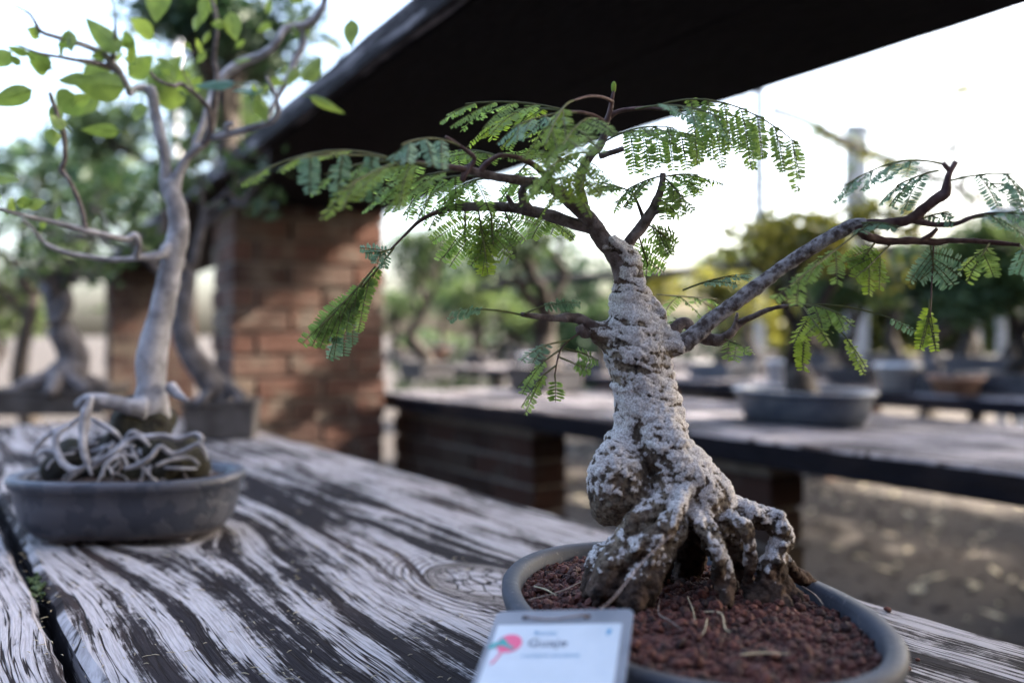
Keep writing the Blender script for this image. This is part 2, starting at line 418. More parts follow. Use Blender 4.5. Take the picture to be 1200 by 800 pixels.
# the near table (local x runs along the row, local y = -v)
tb = thing('wooden_table', 'near weathered table of wide split boards holding the two closest bonsai', 'table', (0, 0, 0), TYAW)
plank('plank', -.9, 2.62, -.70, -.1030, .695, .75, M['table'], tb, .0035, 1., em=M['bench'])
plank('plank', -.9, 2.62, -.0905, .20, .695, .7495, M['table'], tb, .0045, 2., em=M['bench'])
for x in (-.3, 1.1, 2.3): pier(tb, x, -.27, .3, .6, .694)
GR = 'weathered plank benches in parallel rows'
tb['group'] = GR
def bench(v0, v1, u0, u1, label, piers, seed, ztop=.75):
    b = thing('wooden_bench', label, 'bench', (0, 0, 0), TYAW, GR)
    n = 3; wd = (v1-v0)/n
    for i in range(n):
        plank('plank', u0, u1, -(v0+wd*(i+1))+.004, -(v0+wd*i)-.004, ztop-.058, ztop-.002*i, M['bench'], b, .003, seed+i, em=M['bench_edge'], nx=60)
    for u, lx, ly, mm in piers: pier(b, u, -(v0+.08+ly/2), lx, ly, ztop-.06, mm)
    return b
bench(1.555, 2.42, -2.2, 3.30, 'long plank bench across the aisle, carrying the oval grey pot', [(2.82, .98, .14, 'brick_shaded'), (1.54, .33, .11, 'brick_shaded'), (.2, .33, .11, 'brick_shaded'), (-1.5, .4, .5, 'brick_shaded')], 10.)
bench(3.25, 4.1, -3.4, 6.0, 'second plank bench row beyond the aisle, crowded with small pots', [(u_, .28, .28, 'brick_shaded') for u_ in (-2.2, -.4, 1.45, 3.3, 4.9)], 20.)
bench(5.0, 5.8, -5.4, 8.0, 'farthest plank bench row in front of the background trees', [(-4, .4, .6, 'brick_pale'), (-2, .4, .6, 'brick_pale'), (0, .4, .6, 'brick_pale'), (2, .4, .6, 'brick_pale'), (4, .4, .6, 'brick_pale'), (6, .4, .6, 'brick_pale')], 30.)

# ------------------------------------------------------------ overhead shelf on brick pillars
HS = .47; SD = Vector((-.487, .873, 0)); SYAW = math.atan2(.873, -.487)   # local x along, local y = -n
SB = CZ+HS
sh = thing('overhead_shelf', 'dark high plank shelf crossing overhead on brick pillars', 'shelf', (0, 0, 0), SYAW)
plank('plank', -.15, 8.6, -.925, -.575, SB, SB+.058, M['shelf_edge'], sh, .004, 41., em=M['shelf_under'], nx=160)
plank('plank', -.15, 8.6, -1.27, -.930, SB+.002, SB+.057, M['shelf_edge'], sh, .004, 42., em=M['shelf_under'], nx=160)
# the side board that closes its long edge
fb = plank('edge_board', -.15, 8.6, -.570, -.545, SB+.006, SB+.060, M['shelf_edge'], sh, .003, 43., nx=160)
def pillar(u, n0, n1, lx, label, m='brick'):
    mb = MB(); o = thing('brick_pillar', label, 'pillar', (0, 0, 0), SYAW, 'brick pillars under the overhead shelf')
    masonry(o, u, u+lx, -n1, -n0, 0, SB-.003, m, int(u*10))
    return o
pillar(3.25, .68, 1.25, .35, 'near worn red brick pillar, its lower courses in the sun')
pillar(7.1, .62, 1.22, .4, 'farther dark brick pillar seen left of the near one', 'brick_shaded')
pillar(-.15+.0-.9, .60, 1.25, .35, 'brick pillar standing behind the viewer') if False else None

# ------------------------------------------------------------ oval pots
def oval_pot(name, label, ctr, rz, a, b, h, m, soil_m, prof=None, base=.84, lip=.010, soil_drop=.012, feet=True, group=None, seg=96, dome=.0, sup=2.25, wall=.011):
    """oval tray pot: shaped wall, rolled lip, inner wall, feet; soil as its own part"""
    root = thing(name, label, 'pot', ctr, rz, group)
    zb = .006 if feet else 0.
    A, B = a-lip, b-lip
    pr = prof or [(-(1-base)*b-.004, zb), (-(1-base)*b, zb+.004), (-(1-base)*b*.45, h*.28), (-.002, h*.60), (0, h*.80), (.001, h-.014),
          (lip*.8, h-.011), (lip, h-.007), (lip, h-.002), (lip*.7, h), (-wall*.6, h), (-wall, h-.003), (-wall-.002, h-soil_drop-.01)]
    mb = MB(); vs = []
    def pt(o, z, k):
        th = 2*PI*k/seg; c, s = math.cos(th), math.sin(th); e = 2/sup
        x = math.copysign(abs(c)**e, c)*(A+o); y = math.copysign(abs(s)**e, s)*(B+o)
        j = 1+.004*noise.noise(Vector((c*2, s*2, z*20)))
        return (x*j, y*j, z)
    for o, z in pr:
        for k in range(seg): vs.append(pt(o, z, k))
    n = len(pr)
    fs = [(i*seg+k, i*seg+(k+1) % seg, (i+1)*seg+(k+1) % seg, (i+1)*seg+k) for i in range(n-1) for k in range(seg)]
    fs.append(tuple(range(seg-1, -1, -1)))
    mb.add(vs, fs); mb.build('pot_body', m, root)
    if feet:
        for sx in (-1, 1):
            for sy in (-1, 1):
                f = MB(); f.box((-.018, -.012, 0), (.018, .012, .0055))
                f.build('foot', m, root, loc=(sx*A*.5, sy*B*.45, 0), bevel=.002)
    sm_ = MB(); R_ = 14; K = 48; vs = [(0, 0, h-soil_drop+dome)]
    for i in range(1, R_+1):
        t = i/R_
        for k in range(K):
            th = 2*PI*k/K; c, s = math.cos(th), math.sin(th); e = 2/sup
            x = math.copysign(abs(c)**e, c)*(A-wall+.0)*t; y = math.copysign(abs(s)**e, s)*(B-wall)*t
            vs.append((x, y, h-soil_drop+dome*(1-t*t)+.003*noise.noise(Vector((x*60, y*60, 0)))))
    fs = [(0, 1+k, 1+(k+1) % K) for k in range(K)]+[(1+i*K+k, 1+(i+1)*K+k, 1+(i+1)*K+(k+1) % K, 1+i*K+(k+1) % K) for i in range(R_-1) for k in range(K)]
    sm_.add(vs, fs); sl = sm_.build('soil', soil_m, root)
    return root, sl

POTC = (.109, .580); POTYAW = R(90+16); PA, PB, PH = .161, .110, .064
mp, mp_soil = oval_pot('oval_pot', 'smooth slate grey oval pot in the foreground, full of red gravel', (POTC[0], POTC[1], .751), POTYAW, PA, PB, PH, M['glaze_main'], M['gravel'], dome=.006, soil_drop=.011, lip=.006, sup=2.1, wall=.0065)
# lava gravel: thousands of irregular crumbs, one heap
rng = random.Random(4)
def crumbs(mb, n, a, b, zf, r0, r1, sup=2.1, hole=None):
    v1, f1 = ICO[1]
    for i in range(n):
        while True:
            x, y = rng.uniform(-1, 1), rng.uniform(-1, 1)
            if abs(x)**sup+abs(y)**sup < 1: break
        x *= a; y *= b
        r = rng.uniform(r0, r1)*(.8+.4*rng.random())
        q = Quaternion((rng.gauss(0, 1), rng.gauss(0, 1), rng.gauss(0, 1), rng.gauss(0, 1))).normalized()
        sc = Vector((rng.uniform(.7, 1.2), rng.uniform(.6, 1.1), rng.uniform(.5, .9)))
        c = Vector((x, y, zf(x, y)+rng.uniform(-.2, .9)*r))
        mb.add([c+q @ Vector((p.x*sc.x*r*rng.uniform(.75, 1.2), p.y*sc.y*r, p.z*sc.z*r)) for p in v1], f1)
mb = MB()
zf = lambda x, y: PH-.012+.006*(1-(x/PA)**2-(y/PB)**2)+.002*noise.noise(Vector((x*40, y*40, 1)))
crumbs(mb, 6000, PA-.015, PB-.015, zf, .0014, .0032)
crumbs(mb, 260, PA-.023, PB-.023, lambda x, y: zf(x, y)+.002, .003, .0044)
gv = mb.build('gravel', M['gravel'], mp, smooth=False)
gv['kind'] = 'stuff'
# grass straws and twigs lying on the gravel
def straw(px, py, D, pts, r, m, name, lab, cat='twig', group=None):
    mb = MB(); mb.tube([P(px+dx, py+dy, D+dd) for dx, dy, dd in pts], [r]*(len(pts)-1)+[r*.4], 6, step=.003)
    return tag(mb.build(name, m, None), lab, cat, group)
M['straw'] = simple('dry straw', (.30, .26, .17), (.42, .37, .25), 90.)
M['twig'] = simple('dry twig', (.12, .095, .08), (.22, .18, .16), 120.)
M['wire'] = simple('oxidised wire', (.16, .12, .12), (.28, .24, .24), 200., .4)

# ------------------------------------------------------------ the crusted trunk (tubes + burl, fused, then chiselled)
D0 = .622
def fuse(mb, vox):
    me = bpy.data.meshes.new('tmp'); me.from_pydata(mb.v, [], mb.f); o = bpy.data.objects.new('tmp', me); C.objects.link(o)
    r = o.modifiers.new('r', 'REMESH'); r.mode = 'VOXEL'; r.voxel_size = vox; r.use_smooth_shade = True
    s_ = o.modifiers.new('s', 'SMOOTH'); s_.factor = .6; s_.iterations = 4
    bpy.context.view_layer.update()
    ev = o.evaluated_get(bpy.context.evaluated_depsgraph_get())
    me2 = bpy.data.meshes.new_from_object(ev)
    bpy.data.objects.remove(o); bpy.data.meshes.remove(me)
    return me2
def PT(x, y, dd=0.): return P(x, y, D0+dd)
def px(r): return r/F*D0
mb = MB()
def tp(L, seg=16, rough=.08, rs=70.):
    mb.tube([PT(x, y, d) for x, y, r, d in L], [px(r) for x, y, r, d in L], seg, step=.004, rough=rough, rs=rs)
tp([(740, 292, 9, .0), (737, 310, 15, 0), (737, 328, 18, 0), (738, 342, 22, 0), (739, 356, 24, 0), (741, 372, 29, 0), (743, 390, 36, 0), (746, 412, 38, 0), (751, 440, 37, 0), (758, 470, 40, 0), (761, 500, 43, 0), (763, 525, 40, 0), (767, 560, 32, 0)])
tp([(738, 300, 13, .0), (724, 292, 14, 0), (712, 282, 12, 0)])                                 # stub of the leading branch
tp([(740, 392, 30, .0), (716, 392, 21, 0), (700, 388, 14, -.003), (688, 381, 9, -.004)], 12, .15)    # left knob
tp([(755, 385, 26, .0), (778, 402, 19, .0), (800, 404, 12, 0)], 12)                                  # right collar
tp([(748, 338, 10, .0), (764, 358, 13, .0), (774, 380, 12, 0)], 12, .35, 160)
mb.blob(PT(724, 562, -.020), (px(36), px(34), px(48)), 3, .16, 45.)
mb.blob(PT(718, 590, -.018), (px(27), px(25), px(27)), 3, .25, 60.)
mb.blob(PT(735, 530, -.008), (px(32), px(30), px(34)), 3, .15, 45.)
tp([(762, 470, 28, -.004), (772, 505, 31, -.012), (787, 535, 32, -.018), (812, 566, 33, -.018), (833, 592, 32, -.015), (850, 618, 27, -.008), (858, 648, 24, 0.), (862, 690, 22, .012), (866, 720, 22, .015)], 18, .10, 60.)
tp([(850, 592, 19, -.015), (874, 597, 14, -.018), (893, 604, 12.5, -.02), (908, 612, 14, -.022), (917, 628, 12, -.024), (911, 645, 13, -.026), (905, 662, 17, -.028), (900, 682, 14, -.03), (888, 704, 17, -.034), (880, 730, 16, -.038)], 14, .18, 90.)
tp([(913, 618, 8, -.022), (925, 636, 5, -.022), (929, 640, 2, -.022)], 8)
tp([(905, 668, 12, -.026), (922, 690, 11, -.026), (940, 712, 10, -.03), (952, 728, 8, -.03)], 10, .2, 80.)
tp([(900, 690, 13, -.03), (916, 710, 13, -.04), (925, 730, 9, -.045)], 10, .2, 80)
tp([(920, 655, 7, -.02), (930, 668, 9, -.012), (948, 682, 8, -.006), (962, 694, 5, 0)], 10, .2, 80)
tp([(800, 575, 26, -.016), (778, 590, 20, -.026), (758, 608, 20, -.032), (740, 630, 19, -.038), (724, 652, 19, -.042), (713, 675, 18, -.046), (704, 700, 16, -.046)], 14, .22, 75.)
tp([(778, 560, 26, -.02), (786, 590, 20, -.028), (788, 615, 17, -.034), (772, 645, 18, -.044), (756, 672, 20, -.05), (744, 700, 20, -.054), (735, 730, 16, -.05)], 14, .2, 75.)
tp([(722, 640, 18, -.03), (700, 656, 13, -.03), (692, 680, 11, -.032), (690, 700, 8, -.035)], 10, .3, 90.)
tp([(800, 612, 10, -.005), (818, 632, 8, -.004), (834, 640, 9, -.008), (846, 650, 10, -.01)], 10, .2, 90.)
tp([(830, 600, 22, .005), (812, 640, 20, .02), (800, 680, 20, .028), (790, 715, 16, .028)], 12, .2, 60.)
tp([(760, 600, 20, -.0), (770, 650, 20, .01), (765, 700, 18, .01)], 12, .2, 60.)
mb.blob(PT(790, 712, .005), (px(90), px(60), px(28)), 3, .3, 40.)
mb.blob(PT(862, 716, .0), (px(38), px(36), px(34)), 3, .3, 40.)
mb.blob(PT(734, 712, -.035), (px(30), px(30), px(30)), 3, .3, 50.)
kr = random.Random(77)
for L in ([(796, 590), (770, 612), (748, 640), (728, 668), (716, 700)], [(784, 600), (768, 640), (756, 676), (748, 712)], [(826, 600), (842, 636), (850, 676), (856, 712)], [(900, 662), (892, 690), (872, 722)], [(800, 575), (786, 606), (776, 650), (764, 690), (756, 716)], [(838, 600), (862, 612), (880, 640), (876, 690)], [(812, 600), (822, 622), (838, 648), (846, 690)], [(716, 660), (700, 690), (694, 712)]):
    dd = -.052 if L[0][0] < 830 else -.036
    tp([(x+kr.uniform(-5, 5), y, kr.uniform(5, 10), dd+kr.uniform(-.004, .006)+(.016 if i == 0 else 0)) for i, (x, y) in enumerate(L)], 9, .4, 120.)
for i in range(60):
    L = kr.choice([((715, 650), (760, 610), -.045), ((700, 700), (740, 640), -.052), ((748, 700), (785, 600), -.052), ((850, 690), (835, 610), -.026), ((895, 700), (912, 640), -.036), ((880, 600), (915, 615), -.028)])
    t_ = kr.random(); mb.blob(PT(L[0][0]*(1-t_)+L[1][0]*t_+kr.uniform(-12, 12), L[0][1]*(1-t_)+L[1][1]*t_+kr.uniform(-8, 8), L[2]+kr.uniform(-.004, .004)), px(kr.uniform(4, 9)), 2, .3, 80.)
tm = fuse(mb, .00115)
n = len(tm.vertices); co = np.empty(n*3); tm.vertices.foreach_get('co', co); co = co.reshape(-1, 3)
no = np.empty(n*3); tm.vertices.foreach_get('normal', no); no = no.reshape(-1, 3)
rel = np.zeros(n); coat_and_light = np.zeros(n); dirt = np.zeros(n); disp = np.zeros(n)
zsoil = .751+PH-.006
for i in range(n):
    p = Vector(co[i]); z = p.z-zsoil
    upper = min(1, max(0, (z-.075)/.04))                   # burl and roots are knobbly, the stem is ringed
    wz = p.z+.25*(p.x-.12)
    wq = wz+.004*noise.noise(p*55)
    rg = noise.noise(Vector((p.x*62, p.y*62, wq*230)))+.75*noise.noise(Vector((p.x*150, p.y*150, wq*430)))
    vd = noise.voronoi(p*190)[0][0]; vd2 = noise.voronoi(p*430)[0][0]
    nod = (.45-vd)*1.3+(.45-vd2)*.6
    fi = noise.noise(p*600)*.5+noise.noise(p*260)*.7
    h = upper*(rg*.95+fi*.4+nod*.3)+(1-upper)*(nod*.95+fi*.7+.25*rg)
    rel[i] = .36+.60*h
    disp[i] = .0015*h+.0015*noise.noise(p*75)
    # lime crust with light painted in: on the stem and burl, thinning to bare dark bark on the lower and inner roots
    big = noise.noise(p*38+Vector((3, 1, 7)))
    c = .36+.36*big
    if p.x < .100: c -= (.42 if z > .05 else .10)*max(0, min(1, (.088+.012*noise.noise(p*70)-z)/.03))
    c -= .27*max(0, min(1, (.070-z)/.05))                  # roots below the burl mostly bare
    c += .26*max(0, no[i][2])+.10*max(0, -no[i][0])-.42*max(0, -no[i][2])  # lit upper and left faces painted whiter, undersides darker, within the lime
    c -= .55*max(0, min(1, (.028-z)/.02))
    if p.x > .155+.0 and z > .02: c += .12
    sgap = (p.x-.100)*8
    coat_and_light[i] = c
    dirt[i] = max(0, min(1, (z-.018)/.03))*(.5+.9*noise.noise(p*30))
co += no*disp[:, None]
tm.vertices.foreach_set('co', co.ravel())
for nm, arr in (('coat_and_light', coat_and_light), ('relief', rel), ('dirt', dirt)):
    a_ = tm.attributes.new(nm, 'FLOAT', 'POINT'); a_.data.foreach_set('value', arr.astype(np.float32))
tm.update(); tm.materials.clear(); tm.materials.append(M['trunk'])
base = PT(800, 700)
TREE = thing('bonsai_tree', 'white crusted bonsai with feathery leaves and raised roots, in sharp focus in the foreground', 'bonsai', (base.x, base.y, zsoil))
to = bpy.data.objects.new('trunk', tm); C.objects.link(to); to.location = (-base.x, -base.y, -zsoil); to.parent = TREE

# ------------------------------------------------------------ its branches
BO = -Vector((base.x, base.y, zsoil))
def branch(L, m='branch', seg=10, name='branch', rough=.16, rs=150., parent=None, off=None):
    b = MB(); b.tube([P(x, y, D) for x, y, r, D in L], [r/F*D*(.86 if parent is None else 1) for x, y, r, D in L], seg, step=.0022, rough=rough, rs=rs)
    o = b.build(name, M[m], parent or TREE); o.location = BO if off is None else off
    return o
d = D0
branch([(733, 330, 15, d), (724, 302, 14.5, d), (706, 280, 12.5, d), (694, 262, 11.5, d), (680, 246, 10.5, d-.004), (664, 232, 9.5, d-.008), (650, 222, 8, d-.014), (630, 215, 7, d-.02), (606, 211, 6.5, d-.03), (575, 206, 6, d-.04), (545, 198, 5.5, d-.05)])
branch([(549, 199, 5, d-.049), (520, 195, 4.3, d-.058), (498, 192, 3.6, d-.066), (478, 189, 2.6, d-.072), (440, 186, 1.4, d-.08)], 'shoot')
branch([(694, 270, 6, d), (680, 265, 8, d), (664, 259, 8.5, d+.001), (650, 254, 8.5, d+.002), (630, 249, 8.5, d+.004), (604, 244, 7.5, d+.006), (575, 242, 6.5, d+.008), (550, 242, 6.5, d+.01), (530, 243, 5.5, d+.01), (513, 248, 4, d+.008)])
branch([(518, 246, 3.6, d+.01), (500, 254, 3, d+.006), (488, 262, 2.6, d+.004), (474, 276, 1.8, d+.004), (458, 292, 1.5, d+.004)], 'shoot')
branch([(617, 212, 5, d-.026), (612, 228, 6, d-.012), (618, 243, 7, d), (628, 250, 6, d+.004)])
branch([(602, 243, 4, d), (597, 234, 3.5, d-.002), (594, 229, 2.2, d-.003)], 'branch')
branch([(725, 302, 9, d), (737, 284, 8, d+.002), (751, 267, 8, d+.003), (762, 251, 7.5, d+.004), (769, 236, 6, d+.004), (775, 220, 5, d+.004), (777, 203, 4, d+.004)])
branch([(764, 250, 4, d+.004), (774, 247, 3, d), (779, 245, 2, d)])
branch([(756, 262, 4, d+.004), (748, 240, 2.2, d+.01), (742, 226, 1.5, d+.01)], 'shoot')
branch([(690, 258, 7, d), (683, 236, 7, d+.002), (679, 215, 6.5, d+.003), (682, 200, 6.5, d+.002), (692, 182, 6.5, d), (702, 172, 6, d), (708, 158, 5.5, d-.002), (708, 146, 4.5, d-.004)])
branch([(703, 183, 4.5, d), (716, 179, 4, d-.004), (731, 174, 3.6, d-.006)], 'branch')
branch([(708, 150, 4.6, d-.004), (714, 134, 4, d-.006), (717, 118, 3.4, d-.008)], 'shoot')
branch([(717, 119, 3, d-.008), (706, 114, 2.2, d-.02), (690, 113, 1.8, d-.035), (672, 118, 1.4, d-.05)], 'shoot')
branch([(709, 144, 3.6, d-.004), (697, 136, 2.8, d-.014), (682, 132, 2.4, d-.024), (668, 131, 1.8, d-.03)], 'shoot')
branch([(710, 142, 4, d-.004), (722, 132, 3.4, d-.006), (740, 128, 3, d-.008), (762, 127, 2.6, d-.01), (790, 130, 1.8, d-.012)], 'shoot')
branch([(717, 118, 2.6, d-.008), (719, 108, 2.2, d-.008), (720, 103, 1.4, d-.008)], 'shoot')
branch([(545, 200, 4, d-.05), (556, 186, 3.6, d-.05), (540, 172, 2.6, d-.055), (522, 160, 1.8, d-.06)], 'shoot')
branch([(560, 204, 4, d-.045), (572, 190, 3.6, d-.046), (590, 182, 3.2, d-.045), (620, 190, 4, d-.03), (645, 210, 5, d-.016)], 'shoot')
branch([(545, 199, 3.5, d-.05), (541, 212, 3, d-.052), (556, 188, 3, d-.05)], 'shoot')
# the long right arm
branch([(778, 408, 14, d), (797, 404, 13, d), (815, 392, 12, d-.002), (834, 375, 11, d-.004), (858, 357, 10, d-.006), (884, 338, 10.5, d-.008), (908, 320, 9.5, d-.01), (934, 302, 9.5, d-.012), (958, 287, 9, d-.014), (982, 273, 9.5, d-.016), (1002, 263, 8.5, d-.018), (1014, 262, 7, d-.019)], 'pale_branch', rough=.14)
branch([(1000, 266, 7, d-.018), (1022, 263, 7.5, d-.02), (1048, 261, 7, d-.022), (1068, 256, 7.5, d-.024), (1085, 243, 7, d-.026), (1098, 233, 7.5, d-.028), (1108, 226, 7.5, d-.029), (1110, 212, 4.5, d-.03), (1114, 200, 4, d-.03), (1120, 190, 2.8, d-.03)], 'shoot', rough=.2)
branch([(1114, 201, 3.6, d-.03), (1105, 191, 2.8, d-.03)], 'shoot')
branch([(1006, 270, 6, d-.016), (1020, 279, 6.5, d-.012), (1042, 283, 5.5, d-.01), (1070, 282, 5.5, d-.01), (1095, 284, 5, d-.01), (1115, 282, 4, d-.01), (1150, 283, 3.4, d-.012), (1195, 287, 2.6, d-.014)], 'shoot', rough=.3)
branch([(1078, 283, 4, d-.01), (1090, 276, 3.6, d-.01), (1098, 268, 2.6, d-.01)], 'shoot')
branch([(1070, 258, 5, d-.024), (1095, 263, 4, d-.026), (1120, 262, 3.4, d-.028), (1145, 253, 2.6, d-.03), (1175, 250, 1.8, d-.034), (1210, 252, 1.2, d-.04)], 'shoot')
# small twisted branch behind the arm
branch([(776, 396, 9, d+.012), (792, 384, 9, d+.016), (802, 377, 7.5, d+.018), (812, 386, 8, d+.02), (826, 396, 8.5, d+.022), (842, 398, 8, d+.02), (856, 390, 6, d+.018), (868, 378, 5, d+.018), (884, 370, 4, d+.014), (900, 363, 3.2, d+.01), (918, 359, 2.6, d+.006), (938, 357, 2, d)], rough=.25)
branch([(858, 388, 4, d+.018), (862, 378, 3, d+.016), (864, 366, 2, d+.016)])
# left knob twig
branch([(706, 390, 10, d), (692, 383, 10, d-.004), (680, 374, 8, d-.006), (666, 372, 6.5, d-.01), (650, 373, 5, d-.014), (632, 371, 4.2, d-.018), (611, 368, 3.2, d-.022)], rough=.22)
branch([(694, 388, 8, d-.004), (684, 390, 8, d-.008), (679, 381, 6, d-.008)], rough=.3, rs=200)

# ------------------------------------------------------------ feathery compound leaves
LS = random.Random(11)
def pinna(mb, base, dirn, nrm, L, npair, lw, ll, droop, mi):
    """a midrib with paired oblong leaflets"""
    dirn = dirn.normalized(); nrm = (nrm-dirn*nrm.dot(dirn)).normalized()
    pts = []; p = base.copy(); d_ = dirn.copy(); st = L/npair
    for i in range(npair+1):
        pts.append((p.copy(), d_.copy())); p = p+d_*st
        d_ = (d_+Vector((0, 0, -droop*st*40))).normalized()
    mb.tube([q for q, _ in pts[::3]]+[pts[-1][0]], [.00038]*len(pts[::3])+[.00025], 4, 0, step=1., cap=False)
    fold = LS.uniform(.1, .6); miss = LS.choice((.03, .05, .08, .22)); ll *= LS.uniform(.82, 1.12)
    for i, (q, t) in enumerate(pts[:-1]):
        u = i/npair; k = ll*(.72+.42*math.sin(PI*min(1, u*.9+.12)))*(1 if u < .93 else .7)
        nn = (nrm-t*nrm.dot(t)); nn = nn.normalized() if nn.length > 1e-6 else t.orthogonal().normalized()
        sd_ = t.cross(nn)
        for s in (-1, 1):
            if LS.random() < miss: continue
            ax = (sd_*s+t*LS.uniform(.06, .42)+nn*(-fold+LS.uniform(-.28, .28))).normalized()
            wd = (t-ax*t.dot(ax)).normalized()*lw*LS.uniform(.88, 1.08)
            q0 = q+t*st*.15
            up = nn*.00025
            v = [q0, q0+ax*k*.25+wd*.5, q0+ax*k*.72+wd*.55, q0+ax*k, q0+ax*k*.75-wd*.45, q0+ax*k*.25-wd*.45]
            mb.add([a-up*(0 if j in (0, 3) else 1) for j, a in enumerate(v)], [(0, 1, 2, 3), (0, 3, 4, 5)], mi)
def cleaf(b, t, db, dt, pairs=4, pl=70, m='leaf_green', hang=.5, side=62, arc=.1, tipm=None, nrm=None, dens=16, one=0, name='leaf', fw=1.):
    """compound leaf: rachis from photo point b to t (depths db, dt), `pairs` pairs of pinnae"""
    B = P(b[0], b[1], db); E = P(t[0], t[1], dt); ch = E-B; L = ch.length
    upv = Vector((LS.uniform(-.25, .25), LS.uniform(-.45, .05), 1)) if nrm is None else Vector(nrm)
    mb = MB(); pts = []
    for i in range(9):
        s = i/8; pts.append(B+ch*s+Vector((0, 0, 1))*L*arc*4*s*(1-s))
    mb.tube(pts, [.0007]*5+[.0006]*3+[.0004], 5, 0, step=1.)
    plm = pl/F*(db+dt)/2*LS.uniform(.88, 1.08)
    for i in range(pairs):
        s = (.22+.78*(i+.5)/pairs) if pairs > 1 else .95
        k = min(7, int(s*8)); f_ = s*8-k; p = pts[k].lerp(pts[k+1], f_); tg = (pts[k+1]-pts[k]).normalized()
        nn = (upv-tg*upv.dot(tg)).normalized(); sdv = tg.cross(nn)
        for sg in (-1, 1):
            if one and sg != one: continue
            a = R(side*(1-.35*s)+LS.uniform(-17, 17))
            dr = tg*math.cos(a)+sdv*sg*math.sin(a)
            dr = (dr*(1-hang*(.72 if hang < .6 else 1))+Vector((0, 0, -1))*hang*LS.uniform(.35, 1.25)).normalized()
            l_ = plm*LS.uniform(.68, 1.12)*(.75+.3*math.sin(PI*min(1, s+.15)))
            np_ = max(6, int(l_/.0020))
            n2 = nn if hang < .7 else (nn*.4+Vector((LS.uniform(-.5, .5), -1, 0)))
            pinna(mb, p, dr, n2, l_, np_, .00165*fw, .0060*fw, LS.uniform(.15, .5), 1)
    o = mb.build(name, [M['rachis'], M[m]], TREE, smooth=False); o.location = BO
    return o
g_, y_, t_ = 'leaf_green', 'leaf_yellow', 'leaf_teal'
# left canopy, from the tip inwards
cleaf((470, 190), (286, 212), d-.075, d-.12, 3, 56, y_, .15, 20, .12)
cleaf((480, 190), (345, 186), d-.075, d-.13, 3, 62, t_, .85, 60, .04)
cleaf((500, 195), (380, 205), d-.07, d-.10, 3, 66, g_, .35, 50, .08)
cleaf((520, 198), (400, 225), d-.06, d-.13, 3, 80, y_, .25, 28, .10)
cleaf((520, 196), (430, 200), d-.06, d-.03, 4, 70, g_, .35, 65, .06)
cleaf((548, 200), (455, 222), d-.05, d-.045, 4, 70, g_, .15, 45, .06)
cleaf((560, 206), (480, 222), d-.04, d+.0, 4, 66, g_, .5, 60, .05)
cleaf((575, 208), (520, 232), d-.04, d+.02, 4, 60, g_, .45, 60, .05)
cleaf((590, 186), (530, 178), d-.045, d-.0, 4, 60, g_, .2, 60, .05)
cleaf((540, 172), (470, 170), d-.055, d-.10, 3, 62, t_, .4, 50, .08)
cleaf((620, 190), (600, 222), d-.03, d+.03, 4, 60, g_, .5, 60, .05)
# upper middle
cleaf((668, 131), (545, 122), d-.03, d-.02, 4, 72, g_, .35, 40, .05)
cleaf((668, 132), (575, 142), d-.03, d+.01, 4, 66, y_, .3, 50, .08)
cleaf((676, 132), (600, 150), d-.03, d-.06, 4, 60, t_, .25, 60, .05)
cleaf((672, 118), (640, 168), d-.05, d-.09, 2, 75, y_, .35, 35, .1)
cleaf((700, 140), (660, 170), d-.01, d-.10, 4, 72, g_, .3, 60, .06)
cleaf((690, 180), (640, 200), d, d-.09, 4, 66, g_, .4, 65, .04)
cleaf((690, 185), (680, 225), d, d-.07, 4, 50, y_, .3, 60, .02)
cleaf((682, 200), (620, 175), d, d+.03, 4, 60, g_, .2, 60, .06)
cleaf((680, 215), (640, 215), d, d-.05, 3, 60, g_, .5, 60, .06)
cleaf((700, 172), (640, 150), d, d+.04, 4, 60, y_, .2, 60, .06)
# hanging sprays under the left branch
cleaf((545, 243), (545, 292), d+.01, d+.02, 4, 46, g_, .2, 75, 0, nrm=(.1, -1, .1))
cleaf((575, 243), (578, 288), d+.008, d+.0, 4, 46, g_, .25, 75, 0, nrm=(.3, -1, .3))
cleaf((590, 243), (600, 268), d+.006, d+.03, 3, 50, g_, .3, 70, 0, nrm=(0, -1, .2))
cleaf((560, 243), (570, 305), d+.008, d-.01, 3, 46, y_, .6, 40, 0, nrm=(0, -1, .2))
cleaf((630, 250), (655, 262), d+.004, d+.03, 3, 40, g_, .4, 65, 0)
# the long drooping spray on the left
cleaf((462, 290), (392, 372), d+.004, d-.005, 6, 56, g_, .25, 15, -.02, nrm=(-.5, -1, .2))
cleaf((440, 312), (374, 384), d+.0, d-.01, 4, 52, g_, .3, 14, -.02, nrm=(.4, -1, .2))
cleaf((458, 292), (444, 296), d+.004, d, 2, 28, t_, .2, 60, 0, nrm=(0, -1, .5))
cleaf((425, 330), (392, 395), d+.0, d+.008, 3, 48, t_, .3, 25, 0, nrm=(0, -1, .6))
